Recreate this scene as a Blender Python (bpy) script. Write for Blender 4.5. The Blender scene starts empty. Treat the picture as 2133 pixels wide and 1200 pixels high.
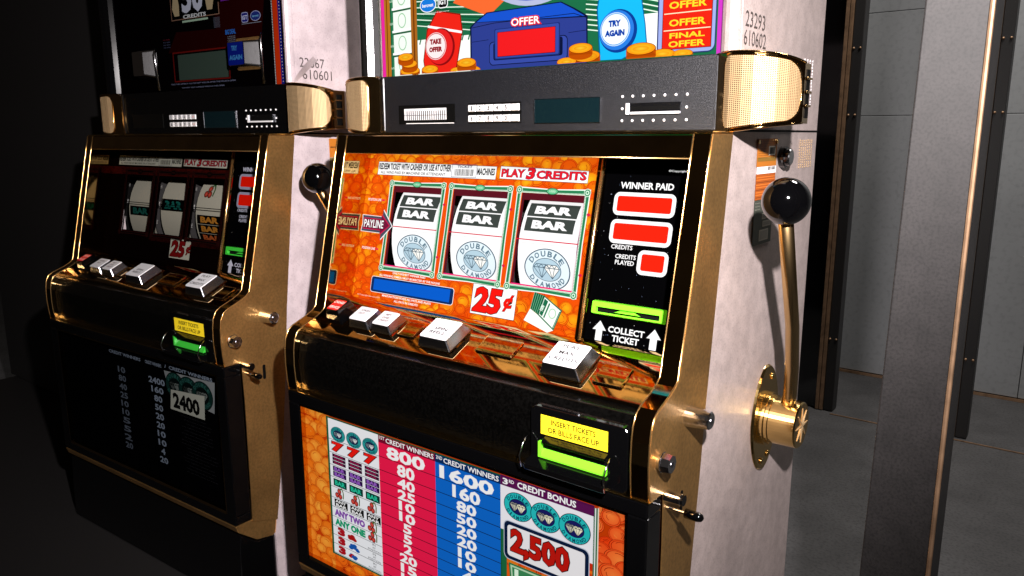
import bpy, math, random
from mathutils import Vector, Matrix
from mathutils.geometry import tessellate_polygon
random.seed(7)
sc = bpy.context.scene
col = sc.collection

# ------------------------------------------------------------------ camera
YAW, PITCH, ROLL = .6589, .1962, -.0025
CAM = Vector((.3113, -.7729, 1.3588))
cd = bpy.data.cameras.new('camera'); cam = bpy.data.objects.new('camera', cd); col.objects.link(cam)
fw = Vector((-math.sin(YAW)*math.cos(PITCH), math.cos(YAW)*math.cos(PITCH), -math.sin(PITCH)))
r0 = Vector((math.cos(YAW), math.sin(YAW), 0)); u0 = r0.cross(fw)
rr = r0*math.cos(ROLL)+u0*math.sin(ROLL); uu = rr.cross(fw)
cam.matrix_world = Matrix(((rr.x, uu.x, -fw.x, CAM.x), (rr.y, uu.y, -fw.y, CAM.y), (rr.z, uu.z, -fw.z, CAM.z), (0, 0, 0, 1)))
cd.sensor_width = 36; cd.lens = 1592.9/2133*36; cd.clip_start = .02; cd.clip_end = 60
sc.camera = cam
# ------------------------------------------------------------------ light
w = bpy.data.worlds.new('World'); sc.world = w; w.use_nodes = True
bg = w.node_tree.nodes['Background']; bg.inputs[0].default_value = (.055, .042, .034, 1); bg.inputs[1].default_value = .16
def lamp(name, kind, loc, power, colr, size, aim=None):
    l = bpy.data.lights.new(name, kind); l.energy = power; l.color = colr
    o = bpy.data.objects.new(name, l); col.objects.link(o); o.location = loc
    if kind == 'SPOT': l.shadow_soft_size = size; l.spot_size = math.radians(94); l.spot_blend = 1.0
    elif kind == 'POINT': l.shadow_soft_size = size
    else: l.shape = 'DISK'; l.size = size
    if aim is not None: o.rotation_euler = (Vector(aim)-Vector(loc)).to_track_quat('-Z', 'Y').to_euler()
    return o
lamp('camera_flash', 'SPOT', CAM+rr*.115+uu*.24-fw*.02, 200.0, (1, .93, .92), .014, CAM+fw*1.0+uu*.17-rr*.05)
lamp('ceiling_lamp', 'AREA', (.35, 1.25, 3.1), 42, (1, .95, .9), .5, (0, 1.9, .4))
sc.view_settings.view_transform = 'Standard'; sc.view_settings.look = 'None'
sc.view_settings.exposure = 0; sc.view_settings.gamma = 1
ZF = .45            # floor level
Z0 = .60            # top of the stand the machines are on
ZB = Z0

# ------------------------------------------------------------------ materials
def hexc(h):
    h = h.lstrip('#'); c = [int(h[i:i+2], 16)/255 for i in (0, 2, 4)]
    return tuple(x/12.92 if x <= .04045 else ((x+.055)/1.055)**2.4 for x in c)
def mat(name, base=(.5, .5, .5), rough=.5, metal=0., emit=None, es=0., vcol=False, noise=None, bump=None, spec=.5, coat=0., vemit=0., vbase=1., stretch=None):
    m = bpy.data.materials.new(name); m.use_nodes = True; nt = m.node_tree; N = nt.nodes; L = nt.links
    b = N['Principled BSDF']
    b.inputs['Base Color'].default_value = (*base, 1); b.inputs['Roughness'].default_value = rough; b.inputs['Metallic'].default_value = metal
    b.inputs['Specular IOR Level'].default_value = spec; b.inputs['Coat Weight'].default_value = coat; b.inputs['Coat Roughness'].default_value = .06
    tc = N.new('ShaderNodeTexCoord'); mp = N.new('ShaderNodeMapping'); L.new(tc.outputs['Object'], mp.inputs[0])
    if stretch: mp.inputs['Scale'].default_value = stretch
    if vcol:
        a = N.new('ShaderNodeVertexColor'); a.layer_name = 'Col'
        mx = N.new('ShaderNodeMix'); mx.data_type = 'RGBA'; mx.blend_type = 'MULTIPLY'; mx.inputs[0].default_value = 1
        L.new(a.outputs[0], mx.inputs[6]); mx.inputs[7].default_value = (vbase, vbase, vbase, 1)
        L.new(mx.outputs[2], b.inputs['Base Color'])
        if vemit:
            L.new(a.outputs[0], b.inputs['Emission Color']); b.inputs['Emission Strength'].default_value = vemit
    if emit: b.inputs['Emission Color'].default_value = (*emit, 1); b.inputs['Emission Strength'].default_value = es
    if noise:   # list of (scale, dark multiplier, lo, hi)
        src = None
        for (s, dk, lo, hi) in noise:
            n = N.new('ShaderNodeTexNoise'); n.inputs['Scale'].default_value = s; n.inputs['Detail'].default_value = 4
            L.new(mp.outputs[0], n.inputs[0])
            r = N.new('ShaderNodeMapRange'); r.inputs[1].default_value = lo; r.inputs[2].default_value = hi; r.inputs[3].default_value = dk; r.inputs[4].default_value = 1
            L.new(n.outputs[0], r.inputs[0])
            mx = N.new('ShaderNodeMix'); mx.data_type = 'RGBA'; mx.blend_type = 'MULTIPLY'; mx.inputs[0].default_value = 1
            if src is None: mx.inputs[6].default_value = (*base, 1)
            else: L.new(src, mx.inputs[6])
            L.new(r.outputs[0], mx.inputs[7]); src = mx.outputs[2]
        L.new(src, b.inputs['Base Color'])
    if bump:    # (scale, strength, distance)
        n = N.new('ShaderNodeTexNoise'); n.inputs['Scale'].default_value = bump[0]; n.inputs['Detail'].default_value = 3
        L.new(mp.outputs[0], n.inputs[0]); bp = N.new('ShaderNodeBump'); bp.inputs['Strength'].default_value = bump[1]; bp.inputs['Distance'].default_value = bump[2]
        L.new(n.outputs[0], bp.inputs['Height']); L.new(bp.outputs[0], b.inputs['Normal'])
    return m
GOLD = (.62, .36, .13)
M = dict(
 gold=mat('polished_gold', (.78, .50, .20), .06, 1, bump=(22, .06, .001), noise=[(30, .75, .3, .6)]),
 goldmir=mat('mirror_gold', (.80, .52, .24), .035, 1, noise=[(200, .9, .3, .5)], bump=(5, .05, .002)),
 goldb=mat('brushed_gold', (.68, .38, .13), .31, .9, noise=[(260, .8, .35, .6), (14, .75, .35, .6)], bump=(420, .35, .0006)),
 goldm=mat('gold_grille', (.40, .27, .14), .58, .55),
 brass=mat('polished_brass', (.85, .58, .22), .14, 1, bump=(60, .12, .001)),
 bead=mat('gold_highlight_bead', (.80, .50, .20), .22, .97),
 rod=mat('bronze_rod', (.62, .42, .2), .22, 1),
 panel=mat('galvanised_panel', (.55, .455, .435), .40, .30, noise=[(420, .80, .33, .5), (60, .84, .35, .62), (8, .80, .35, .65), (900, .85, .3, .45)], bump=(400, .15, .0004)),
 panelwhite=mat('galvanised_panel_light', (.50, .42, .44), .5, .1, noise=[(380, .8, .33, .45), (50, .85, .35, .6), (9, .8, .35, .6)]),
 black=mat('black_gloss', (.0012, .0012, .0014), .10, 0, bump=(14, .1, .001), coat=.4),
 blackd=mat('black_gloss_dusty', (.0015, .0014, .0013), .16, 0, noise=[(300, .4, .4, .6)], bump=(900, .35, .0004)),
 trim=mat('black_texture_plastic', (.005, .0055, .008), .42, 0, bump=(1900, .8, .0006), spec=.45, noise=[(700, .5, .4, .6)]),
 dark=mat('dark_void', (.001, .001, .001), .6, spec=.1),
 chrome=mat('chrome', (.8, .8, .82), .13, 1, bump=(80, .1, .0006)),
 steel=mat('dark_chrome', (.35, .36, .4), .2, 1),
 white=mat('white_plastic', (.56, .56, .58), .3),
 knob=mat('black_knob', (.0008, .0008, .001), .045, 0, coat=.6),
 green=mat('green_plastic', (.14, .62, .02), .15, 0, emit=(.16, .80, .01), es=.30, coat=.5),
 greend=mat('green_plastic_unlit', (.03, .35, .03), .2, 0, coat=.5),
 lit=mat('backlit_print', vcol=True, vbase=.06, vemit=.95, rough=.3, spec=0),
 litb=mat('backlit_print_belly', vcol=True, vbase=.06, vemit=.66, rough=.3, spec=0),
 printm=mat('flat_print', vcol=True, vbase=1, rough=.5),
 unlit=mat('unlit_glass_print', vcol=True, vbase=.36, rough=.3, spec=0),
 wall=mat('grey_wall', (.30, .31, .32), .75, noise=[(60, .85, .3, .5), (2.5, .8, .3, .7)]),
 carpet=mat('grey_floor', (.10, .098, .10), .8, noise=[(140, .7, .38, .52), (9, .7, .3, .7), (1.6, .7, .35, .65)], bump=(260, .2, .003)),
 bronze=mat('bronze_strip', (.36, .22, .13), .45, .6, noise=[(50, .6, .3, .6)]),
 wood=mat('dark_frame', (.012, .011, .011), .5),
 lcd=mat('dark_lcd', (.002, .007, .009), .12, 0),
 post=mat('brushed_grey_cabinet', (.016, .014, .014), .6, .2, noise=[(420, .5, .35, .55), (50, .6, .3, .7)]),
)
# ------------------------------------------------------------------ helpers
def link(o, parent=None):
    col.objects.link(o)
    if parent: o.parent = parent
    return o
def obj(name, vs, fs, m, parent=None, smooth=False, cols=None, bevel=0, label=None):
    me = bpy.data.meshes.new(name); me.from_pydata([(v[0], v[1], v[2]-ZB) for v in vs], [], fs)
    if cols is not None:
        at = me.color_attributes.new('Col', 'FLOAT_COLOR', 'CORNER')
        buf = []
        for f, c in zip(fs, cols):
            if isinstance(c[0], (tuple, list)):
                for k in range(len(f)): buf += [*c[k], 1.]
            else: buf += [*c, 1.]*len(f)
        at.data.foreach_set('color', buf)
    me.materials.append(m); me.update()
    if smooth: me.shade_smooth()
    o = bpy.data.objects.new(name, me); link(o, parent)
    if bevel:
        bm_ = o.modifiers.new('b', 'BEVEL'); bm_.width = bevel; bm_.segments = 3; bm_.limit_method = 'ANGLE'; bm_.angle_limit = math.radians(30)
        me.shade_smooth() if smooth else None
    if label: o['label'] = label
    return o
class MB:
    def __init__(s): s.v = []; s.f = []; s.c = []
    def add(s, vs, fs, c=None):
        n = len(s.v); s.v += [tuple(v) for v in vs]; s.f += [tuple(i+n for i in f) for f in fs]; s.c += [c]*len(fs)
    def box(s, x0, x1, y0, y1, z0, z1, c=None):
        s.add([(x, y, z) for z in (z0, z1) for y in (y0, y1) for x in (x0, x1)], [(0, 2, 3, 1), (4, 5, 7, 6), (0, 1, 5, 4), (2, 6, 7, 3), (0, 4, 6, 2), (1, 3, 7, 5)], c)
    def prismx(s, prof, x0, x1, c=None):      # profile list of (y,z)
        n = len(prof); s.add([(x0, y, z) for y, z in prof]+[(x1, y, z) for y, z in prof],
            [tuple(range(n))[::-1], tuple(range(n, 2*n))]+[(i, (i+1) % n, n+(i+1) % n, n+i) for i in range(n)], c)
    def prismz(s, prof, z0, z1, c=None):
        n = len(prof); s.add([(x, y, z0) for x, y in prof]+[(x, y, z1) for x, y in prof],
            [tuple(range(n))[::-1], tuple(range(n, 2*n))]+[(i, (i+1) % n, n+(i+1) % n, n+i) for i in range(n)], c)
    def slab(s, pts, F, o0, o1, top_pts=None, c=None):   # polygon pts in frame F extruded from o0 to o1
        tp = top_pts or pts; n = len(pts)
        s.add([F(u, v, o0) for u, v in pts]+[F(u, v, o1) for u, v in tp],
            [tuple(range(n))[::-1], tuple(range(n, 2*n))]+[(i, (i+1) % n, n+(i+1) % n, n+i) for i in range(n)], c)
    def tube(s, path, rad, n=10, c=None, cap=True):
        P = [Vector(p) for p in path]; rads = rad if isinstance(rad, (list, tuple)) else [rad]*len(P)
        vs = []; up = None
        for i, p in enumerate(P):
            t = (P[min(i+1, len(P)-1)]-P[max(i-1, 0)]).normalized()
            if up is None:
                up = t.orthogonal().normalized()
            up = (up-t*up.dot(t)).normalized(); b = t.cross(up)
            for k in range(n):
                a = 2*math.pi*k/n; vs.append(p+(up*math.cos(a)+b*math.sin(a))*rads[i])
        fs = []
        for i in range(len(P)-1):
            for k in range(n): fs.append((i*n+k, i*n+(k+1) % n, (i+1)*n+(k+1) % n, (i+1)*n+k))
        if cap: fs.append(tuple(range(n))[::-1]); fs.append(tuple(range((len(P)-1)*n, len(P)*n)))
        s.add(vs, fs, c)
    def sphere(s, c0, r, n=32, c=None):
        vs = []; fs = []; m = n//2
        for i in range(m+1):
            th = math.pi*i/m
            for k in range(n): a = 2*math.pi*k/n; vs.append((c0[0]+r*math.sin(th)*math.cos(a), c0[1]+r*math.sin(th)*math.sin(a), c0[2]+r*math.cos(th)))
        for i in range(m):
            for k in range(n): fs.append((i*n+k, (i+1)*n+k, (i+1)*n+(k+1) % n, i*n+(k+1) % n))
        s.add(vs, fs, c)
    def build(s, name, m, parent=None, smooth=False, bevel=0, label=None):
        cols = s.c if s.c and s.c[0] is not None else None
        return obj(name, s.v, s.f, m, parent, smooth, cols, bevel, label)
def rrect(u0, v0, u1, v1, r, n=5):
    if r <= 0: return [(u0, v0), (u1, v0), (u1, v1), (u0, v1)]
    pts = []
    for cx, cy, a0 in ((u1-r, v0+r, -90), (u1-r, v1-r, 0), (u0+r, v1-r, 90), (u0+r, v0+r, 180)):
        for k in range(n+1):
            a = math.radians(a0+90*k/n); pts.append((cx+r*math.cos(a), cy+r*math.sin(a)))
    return pts
def ell(cu, cv, a, b, n=28, a0=0): return [(cu+a*math.cos(2*math.pi*k/n+a0), cv+b*math.sin(2*math.pi*k/n+a0)) for k in range(n)]
# frames: (u, w up, offset towards the viewer) -> machine coordinates
_h = Vector((0, -.2292, -1)).normalized(); _n = Vector((0, -1, .2292)).normalized()
G0 = Vector((0, .0013, 1.36)); D0 = Vector((0, -.0483, 1.36))
def FG(u, v, o=0): p = G0-_h*v+_n*o; return (u, p.y, p.z)
def FD(u, v, o=0): p = D0-_h*v+_n*o; return (u, p.y, p.z)
H0 = Vector((0, -.0528, 1.1303)); _s = Vector((0, -.0702, -.0338)).normalized(); _sn = Vector((0, -.0338, .0702)).normalized()
def FH(u, v, o=0): p = H0-_s*v+_sn*o; return (u, p.y, p.z)
def FT(u, v, o=0): return (u, .016-o, v)
def FK(u, v, o=0): return (u, .013-o, v)
def FB(u, v, o=0): return (u, -.150-o, v)
def FL(u, v, o=0): return (u, -.1575-o, v)
def FS(u, v, o=0): return (o, u, v)
RY, RZ, RR = .092, 1.208, .110
def FR(u, v, o=0): a = v/RR; return (u, RY-(RR+o)*math.cos(a), RZ+(RR+o)*math.sin(a))
_tc = {}
def textmesh(t, off=0., spacing=1.):
    k = (t, round(off, 4), spacing)
    if k in _tc: return _tc[k]
    c = bpy.data.curves.new('t', 'FONT'); c.body = t; c.offset = off; c.fill_mode = 'FRONT'; c.resolution_u = 2; c.space_character = spacing
    c.align_x = 'LEFT'; o = bpy.data.objects.new('t', c)
    me = o.to_mesh(); vs = [(v.co.x, v.co.y) for v in me.vertices]; fs = [tuple(p.vertices) for p in me.polygons]
    o.to_mesh_clear(); bpy.data.objects.remove(o); bpy.data.curves.remove(c)
    _tc[k] = (vs, fs); return _tc[k]
LAY = 1.2e-4
class Sheet:
    def __init__(s, F, base=0, dim=None, mul=1.): s.F = F; s.m = MB(); s.base = base; s.dim = dim; s.mul = mul
    def cc(s, c):
        c = hexc(c) if isinstance(c, str) else c
        if s.dim: c = s.dim(c)
        return tuple(x*s.mul for x in c)
    def poly(s, pts, c, lay=0):
        o = s.base+lay*LAY
        A = sum(pts[i][0]*pts[(i+1) % len(pts)][1]-pts[(i+1) % len(pts)][0]*pts[i][1] for i in range(len(pts)))
        if len(pts) == 4 or len(pts) == 3: s.m.add([s.F(u, v, o) for u, v in pts], [tuple(range(len(pts)))], s.cc(c)); return
        tr = tessellate_polygon([[Vector((u, v, 0)) for u, v in pts]])
        s.m.add([s.F(u, v, o) for u, v in pts], [tuple(t) for t in tr], s.cc(c))
    def rect(s, u0, v0, u1, v1, c, lay=0): s.poly([(u0, v0), (u1, v0), (u1, v1), (u0, v1)], c, lay)
    def grid(s, u0, v0, u1, v1, c, lay=0, nv=12):
        for k in range(nv): s.rect(u0, v0+(v1-v0)*k/nv, u1, v0+(v1-v0)*(k+1)/nv, c, lay)
    def disc(s, cu, cv, a, b, c, lay=0, n=28, c2=None):
        if c2 is None: s.poly(ell(cu, cv, a, b, n), c, lay)
        else:
            o = s.base+lay*LAY; pts = ell(cu, cv, a, b, n); k0 = s.cc(c); k2 = s.cc(c2)
            s.m.add([s.F(cu, cv, o)]+[s.F(u, v, o) for u, v in pts], [(0, 1+i, 1+(i+1) % n) for i in range(n)]); s.m.c[-n:] = [(k2, k0, k0)]*n
    def ring(s, outer, inner, c, lay=0):
        n = len(outer); o = s.base+lay*LAY
        s.m.add([s.F(u, v, o) for u, v in outer]+[s.F(u, v, o) for u, v in inner], [(i, (i+1) % n, n+(i+1) % n, n+i) for i in range(n)], s.cc(c))
    def line(s, p, q, w, c, lay=0):
        d = Vector((q[0]-p[0], q[1]-p[1])); n = Vector((-d.y, d.x)).normalized()*w/2
        s.poly([(p[0]-n.x, p[1]-n.y), (q[0]-n.x, q[1]-n.y), (q[0]+n.x, q[1]+n.y), (p[0]+n.x, p[1]+n.y)], c, lay)
    def pline(s, pts, w, c, lay=0, closed=False):
        for i in range(len(pts)-(0 if closed else 1)): s.line(pts[i], pts[(i+1) % len(pts)], w, c, lay)
    def text(s, t, u0, v0, u1, v1, c, lay=1, bold=.0, shear=0., out=None, outw=.03, sp=1., rot=0.):
        vb, _ = textmesh(t, bold, sp)
        if not vb: return
        x0 = min(v[0] for v in vb); x1 = max(v[0] for v in vb); y0 = min(v[1] for v in vb); y1 = max(v[1] for v in vb)
        sx = (u1-u0)/(x1-x0); sy = (v1-v0)/(y1-y0); cu = (u0+u1)/2; cv = (v0+v1)/2
        def tr(v):
            a = u0+(v[0]-x0)*sx+shear*((v[1]-y0)*sy-(v1-v0)/2); b = v0+(v[1]-y0)*sy
            if rot:
                a, b = cu+(a-cu)*math.cos(rot)-(b-cv)*math.sin(rot), cv+(a-cu)*math.sin(rot)+(b-cv)*math.cos(rot)
            return a, b
        passes = [(bold+outw, out, lay)] if out else []
        passes.append((bold, c, lay+(2 if out else 0)))
        for bo, cl, ly in passes:
            vs, fs = textmesh(t, bo, sp)
            s.m.add([s.F(*tr(v), s.base+ly*LAY) for v in vs], fs, s.cc(cl))
    def arctext(s, t, cu, cv, a, b, ang0, ang1, h, c, lay=1, bold=.02, inward=False):
        n = len(t)
        for i, ch in enumerate(t):
            if ch == ' ': continue
            g = math.radians(ang0+(ang1-ang0)*(i+.5)/n)
            pu, pv = cu+a*math.cos(g), cv+b*math.sin(g)
            wd = abs(math.radians(ang1-ang0))/n*(a+b)/2*.8
            if ch == 'I': wd *= .4
            rot = g-math.pi/2 if not inward else g+math.pi/2
            s.text(ch, pu-wd/2, pv-h/2, pu+wd/2, pv+h/2, c, lay, bold, rot=rot)
    def coins(s, u0, v0, u1, v1, r, lay=1, seed=1, skip=None, dens=.62, body='ea4e08', rim='a42404', hi='ffb418', ecc=1.):
        rnd = random.Random(seed); row = 0; v = v1+r*.2
        cb, cr, ch = s.cc(body), s.cc(rim), s.cc(hi); n = 18
        while v > v0-r*.6:
            u = u0-r+(row % 2)*r*.9
            k = 0
            while u < u1+r:
                cu = u+rnd.uniform(-.4, .4)*r; cv = v+rnd.uniform(-.5, .5)*r; rad = r*rnd.uniform(.8, 1.3); a = rad*rnd.uniform(.9, 1.15); b = rad*rnd.uniform(.72, .95)*ecc
                if not (skip and skip(cu, cv, max(a, b))):
                    t = rnd.uniform(0, 1)**1.2; mid = tuple(cb[i]*(1-.45*t)+ch[i]*.45*t for i in range(3)); top = tuple(cb[i]*(1-t)+ch[i]*t for i in range(3))
                    o = s.base+(lay+row*.35+(k % 3)*.1)*LAY
                    def cl(p): return (min(max(p[0], u0), u1), min(max(p[1], v0), v1))
                    R = []; hx = rnd.uniform(-.2, .2)*a; hy = rnd.uniform(.0, .3)*b
                    for f in (1, .955, .84, .805, .0):
                        if f: R.append([cl(p) for p in ell(cu+hx*(1-f), cv+b*.12*(1-f)*2, a*f, b*f, n)])
                    N = [s.F(p[0], p[1], o) for L_ in R for p in L_]+[s.F(*cl((cu+hx, cv+hy)), o)]
                    fs = []; cs = []
                    band = [(cr, cr), (mid, cb), (cr, cr)]
                    for j in range(3):
                        for i in range(n):
                            fs.append((j*n+i, j*n+(i+1) % n, (j+1)*n+(i+1) % n, (j+1)*n+i)); A, B = band[j]; cs.append((A, A, B, B))
                    for i in range(n): fs.append((3*n+i, 3*n+(i+1) % n, 4*n)); cs.append((mid, mid, top))
                    s.m.add(N, fs); s.m.c[-len(fs):] = cs
                    for q in range(3):
                        a0 = rnd.uniform(0, 6.28); sp_ = rnd.uniform(.6, 1.6); rf = (.66, .50, .34)[q]; arc = [cl((cu+hx*.5+a*rf*math.cos(a0+sp_*j/4), cv+hy*.4+b*rf*math.sin(a0+sp_*j/4))) for j in range(5)]
                        arc2 = [cl((cu+hx*.5+a*(rf-.05)*math.cos(a0+sp_*j/4), cv+hy*.4+b*(rf-.05)*math.sin(a0+sp_*j/4))) for j in range(5)]
                        s.m.add([s.F(p[0], p[1], o+6e-6) for p in arc+arc2], [(j, j+1, 6+j, 5+j) for j in range(4)], cr if q < 2 else ch)
                u += r*1.75; k += 1
            v -= r*dens*1.5; row += 1
    def build(s, name, m, parent, label=None): return s.m.build(name, m, parent, label=label)
def thing(name, label, cat, loc, rz=0, group=None):
    o = bpy.data.objects.new(name, None); col.objects.link(o); o.empty_display_size = .1
    o.location = loc; o.rotation_euler = (0, 0, rz); o['label'] = label; o['category'] = cat
    if group: o['group'] = group
    return o
X0, X1 = -.563, 0.
IL, IR = -.542, -.0206
CHEEK = [(-.0476, 1.3605), (-.0472, 1.335), (-.0666, 1.2673), (-.0971, 1.1664), (-.1069, 1.1223), (-.1095, 1.1166), (-.1215, 1.1105), (-.143, 1.1022), (-.1510, 1.0965), (-.1560, 1.0870), (-.1583, 1.0724), (-.1590, 1.050), (-.1578, 1.030), (-.1560, 1.0135)]
CHEEK[0:5] = [(-.0483-.2292*(1.36-z), z) for z in (1.3605, 1.335, 1.2673, 1.1664, 1.1223)]
BRASS = [(.0006, 1.3605), (-.0095, 1.2867), (-.0263, 1.1514), (-.0346, 1.0847), (-.0431, .9948)]

def cabinet(P, lit):
    """shell, doors, mouldings: the same on every machine"""
    for xa, xb, pm in ((X1-.012, X1-.0004, M['panel']), (X0+.0004, X0+.012, M['panel'])):
        m = MB(); m.prismx([(.2866, Z0+.001), (.2866, 1.3625)]+[(y+.0004, z) for y, z in [(BRASS[0][0], 1.3625)]+BRASS[1:]]+[(-.058, .87), (-.085, .70), (-.085, Z0+.001)], xa, xb)
        m.build('side_panel', pm if lit else M['panelwhite'], P)
    m = MB(); m.box(X0+.012, X1-.012, .276, .2862, Z0+.001, 1.362); m.build('back_panel', M['dark'], P)
    m = MB(); m.box(X0+.012, X1-.012, .0, .276, 1.352, 1.3625); m.box(X0+.0121, X1-.0121, -.02, .276, Z0+.002, .98); m.box(X0+.0122, X0+.0140, .004, .276, .981, 1.351); m.box(X1-.0140, X1-.0122, .004, .276, .981, 1.351); m.build('interior', M['dark'], P)
    # upper box with rounded front corners
    pts = [(X1-.0002, .2866), (X0+.0002, .2866), (X0+.0002, .0100), (X0+.0245, .0200), (X1-.0245, .0200), (X1-.0002, .0100)]
    m = MB(); m.prismz(pts, 1.3645, 1.80); ob = m.build('upper_box', M['panel'] if lit else M['panelwhite'], P, bevel=.0008)
    # corner columns of polished metal beside the top glass; unlit machine's left one blackened against flash glare
    for xa, s in ((X0, 1), (X1, -1)):
        q = [(xa+s*.0241, .0155), (xa+s*.0200, .0080), (xa+s*.0140, .0015), (xa+s*.0080, -.0020), (xa+s*.0035, -.0018), (xa+s*.0008, .0015), (xa+s*.0002, .0060), (xa+s*.0002, .0098), (xa+s*.0241, .0195)]
        if s > 0: q = q[::-1]
        m = MB(); m.prismz(q, 1.443, 1.80); m.build('corner_moulding', (M['chrome'] if lit else M['black']) if s > 0 else (M['panel'] if lit else M['panelwhite']), P, bevel=.0006)
    # cheeks
    for xa, xb in ((IR, X1-.0012), (X0+.0012, IL)):
        m = MB(); m.prismx(CHEEK+[(-.0425, 1.0135)]+[(y+.0002, z) for y, z in BRASS[::-1][1:]]+[(BRASS[0][0], 1.3605)], xa, xb)
        m.build('gold_cheek', M['gold'], P, bevel=.0038)
    for xb in (X1-.0012, IR, IL, X0+.0012):
        m = MB(); m.tube([(xb, y-.0001, z) for y, z in CHEEK], .0008, 8); m.build('edge_bead', M['bead'], P, smooth=True)  # tubes added along the cheek edges to catch flash highlights
    m = MB(); m.tube([FD(IL, -.0245, .0003), FD(IR, -.0245, .0003)], .0008, 8); m.build('edge_bead', M['bead'], P, smooth=True)  # same added highlight tube along the top of the opening
    for xa, xb in ((X1-.0010, X1+.0006), (X0-.0006, X0+.0010)):
        m = MB(); m.prismx(CHEEK+[(-.1271, 1.0140), (-.1256, .95), (-.1270, .80), (-.128, .745), (-.080, .728), (-.0575, .87)]+BRASS[::-1], xa, xb)
        m.build('side_trim', M['goldb'], P)
    # top rail + upper lip
    m = MB(); g = [FD(0, 0, 0), FD(0, -.0245, 0), FG(0, -.0262, 0.001), FG(0, -.0225, -.01)]
    m.prismx([(-.0483, 1.36), (g[1][1], g[1][2]), (g[2][1], g[2][2]), (.004, 1.330), (.004, 1.3605)], IL, IR); m.build('top_rail', M['gold'], P, bevel=.0015)
    m = MB(); m.box(X0+.001, X1-.001, -.047, .014, 1.3608, 1.3632); m.build('ledge', M['brass'], P, bevel=.0008)
    m = MB(); m.prismx([(g[0], g[1]) for g in [(p[1], p[2]) for p in (FG(0, -.022, -.001), FG(0, -.238, -.001), FG(0, -.238, .006), FG(0, -.022, .006))]], -.1535, -.1425)
    dv = m.build('divider_bar', M['gold'], P, bevel=.0022)
    m = MB(); m.tube([FG(-.1452, -.0225, .0068), FG(-.1452, -.2375, .0068)], .0021, 10); m.build('bead', M['bead'], dv, smooth=True)  # tube added so the divider shows a bright highlight
    # shelf and bulge
    m = MB(); m.prismx([(p[1], p[2]) for p in (FH(0, .004, 0), FH(0, -.0785, 0), FH(0, -.080, -.003), FH(0, -.078, -.006), FH(0, .004, -.006))], IL, IR); m.build('button_shelf', M['goldmir'], P)
    b = [(p[1], p[2]) for p in (FH(0, -.070, -.0065), FH(0, -.081, -.0045))]+[(-.138, 1.0905), (-.147, 1.082), (-.1505, 1.070), (-.152, 1.05), (-.1505, 1.03), (-.148, 1.0135), (-.10, 1.0135), (-.10, 1.075)]
    m = MB(); m.prismx(b, IL, IR); m.build('front_bulge', M['blackd'], P, smooth=False, bevel=.002)
    # lower door
    fx0, fx1, fz0, fz1 = -.5385, -.0235, .762, .9955
    m = MB()
    for a in ((X0+.0012, X1-.0012, fz1, 1.0120), (X0+.0012, X1-.0012, .748, fz0), (X0+.0012, fx0, fz0, fz1), (fx1, X1-.0012, fz0, fz1)):
        m.box(a[0], a[1], -.158, -.128, a[2], a[3])
    m.build('belly_door_frame', M['black'], P, bevel=.0018)
    m = MB(); t = .0025
    for a in ((fx0, fx0+t, fz0, fz1), (fx1-t, fx1, fz0, fz1), (fx0, fx1, fz0, fz0+t+.003), (fx0, fx1, fz1-t, fz1)): m.box(a[0], a[1], -.1572, -.145, a[2], a[3])
    m.build('gold_bezel', M['gold'], P)
    m = MB(); m.box(X0+.001, X1+.0002, -.1583, -.1268, 1.0122, 1.0138); m.build('door_lip', M['brass'], P, bevel=.0006)
    m = MB(); m.prismx([(-.158, .7465), (-.154, .735), (-.120, .708), (-.09, .702), (-.05, .72), (-.06, .7465)], X0+.002, X1-.002); m.build('belly_lip', M['goldb'], P, bevel=.001)
    m = MB(); m.prismx([(-.085, .701), (-.118, .7035), (-.150, .730), (-.152, .69), (-.154, .64), (-.154, Z0+.001), (-.02, Z0+.001), (-.02, .701)], X0+.004, X1-.004); m.build('tray_base', M['black'], P, bevel=.002)
    # bolt dots and latch
def hardware(P):
    def cyl(name, y, z, x0, r0, x1, r1, mt, n=24, parent=P, **k):
        m = MB(); m.tube([(x0, y, z), (x1-.0012, y, z), (x1, y, z)], [r0, r1, r1*.86], n); return m.build(name, mt, parent, smooth=False, **k)
    l = cyl('lock', -.0795, 1.079, .0004, .0112, .026, .0093, M['chrome']); m = MB(); m.tube([(.026, -.0795, 1.079), (.0266, -.0795, 1.079)], .0035, 12); m.build('keyhole', M['steel'], l)
    l = cyl('lock', -.1412, 1.0515, .0004, .0070, .0065, .0103, M['chrome']); m = MB(); m.tube([(.0065, -.1412, 1.0515), (.0145, -.1412, 1.0515)], [.0103, .0090], 8); m.build('lock_head', M['chrome'], l)
    m = MB(); m.tube([(.0145, -.1412, 1.0515), (.0150, -.1412, 1.0515)], .0030, 12); m.build('keyhole', M['steel'], l)
    l = cyl('lock', -.1225, 1.0085, .0004, .0062, .018, .0058, M['chrome']); m = MB(); m.tube([(.018, -.1225, 1.0085), (.020, -.1225, 1.0085)], .0056, 16); m.build('lock_tip', M['black'], l)
    m = MB(); m.slab(rrect(-.0895, .976, -.0840, 1.0000, .0026), FS, .0006, .0010); l = m.build('latch_slot', M['dark'], P)
    m = MB(); m.tube([(.0008, -.1215, .9955), (.0215, -.1215, .9955)], .0018, 10); m.build('latch_rod', M['chrome'], l)
    m = MB(); m.tube([(.0215, -.1215, .9955), (.035, -.1215, .9955), (.0385, -.1215, .9955), (.0400, -.1215, .9955)], [.0050, .0048, .0036, .0015], 16); m.build('latch_grip', M['knob'], l, smooth=True)
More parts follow.
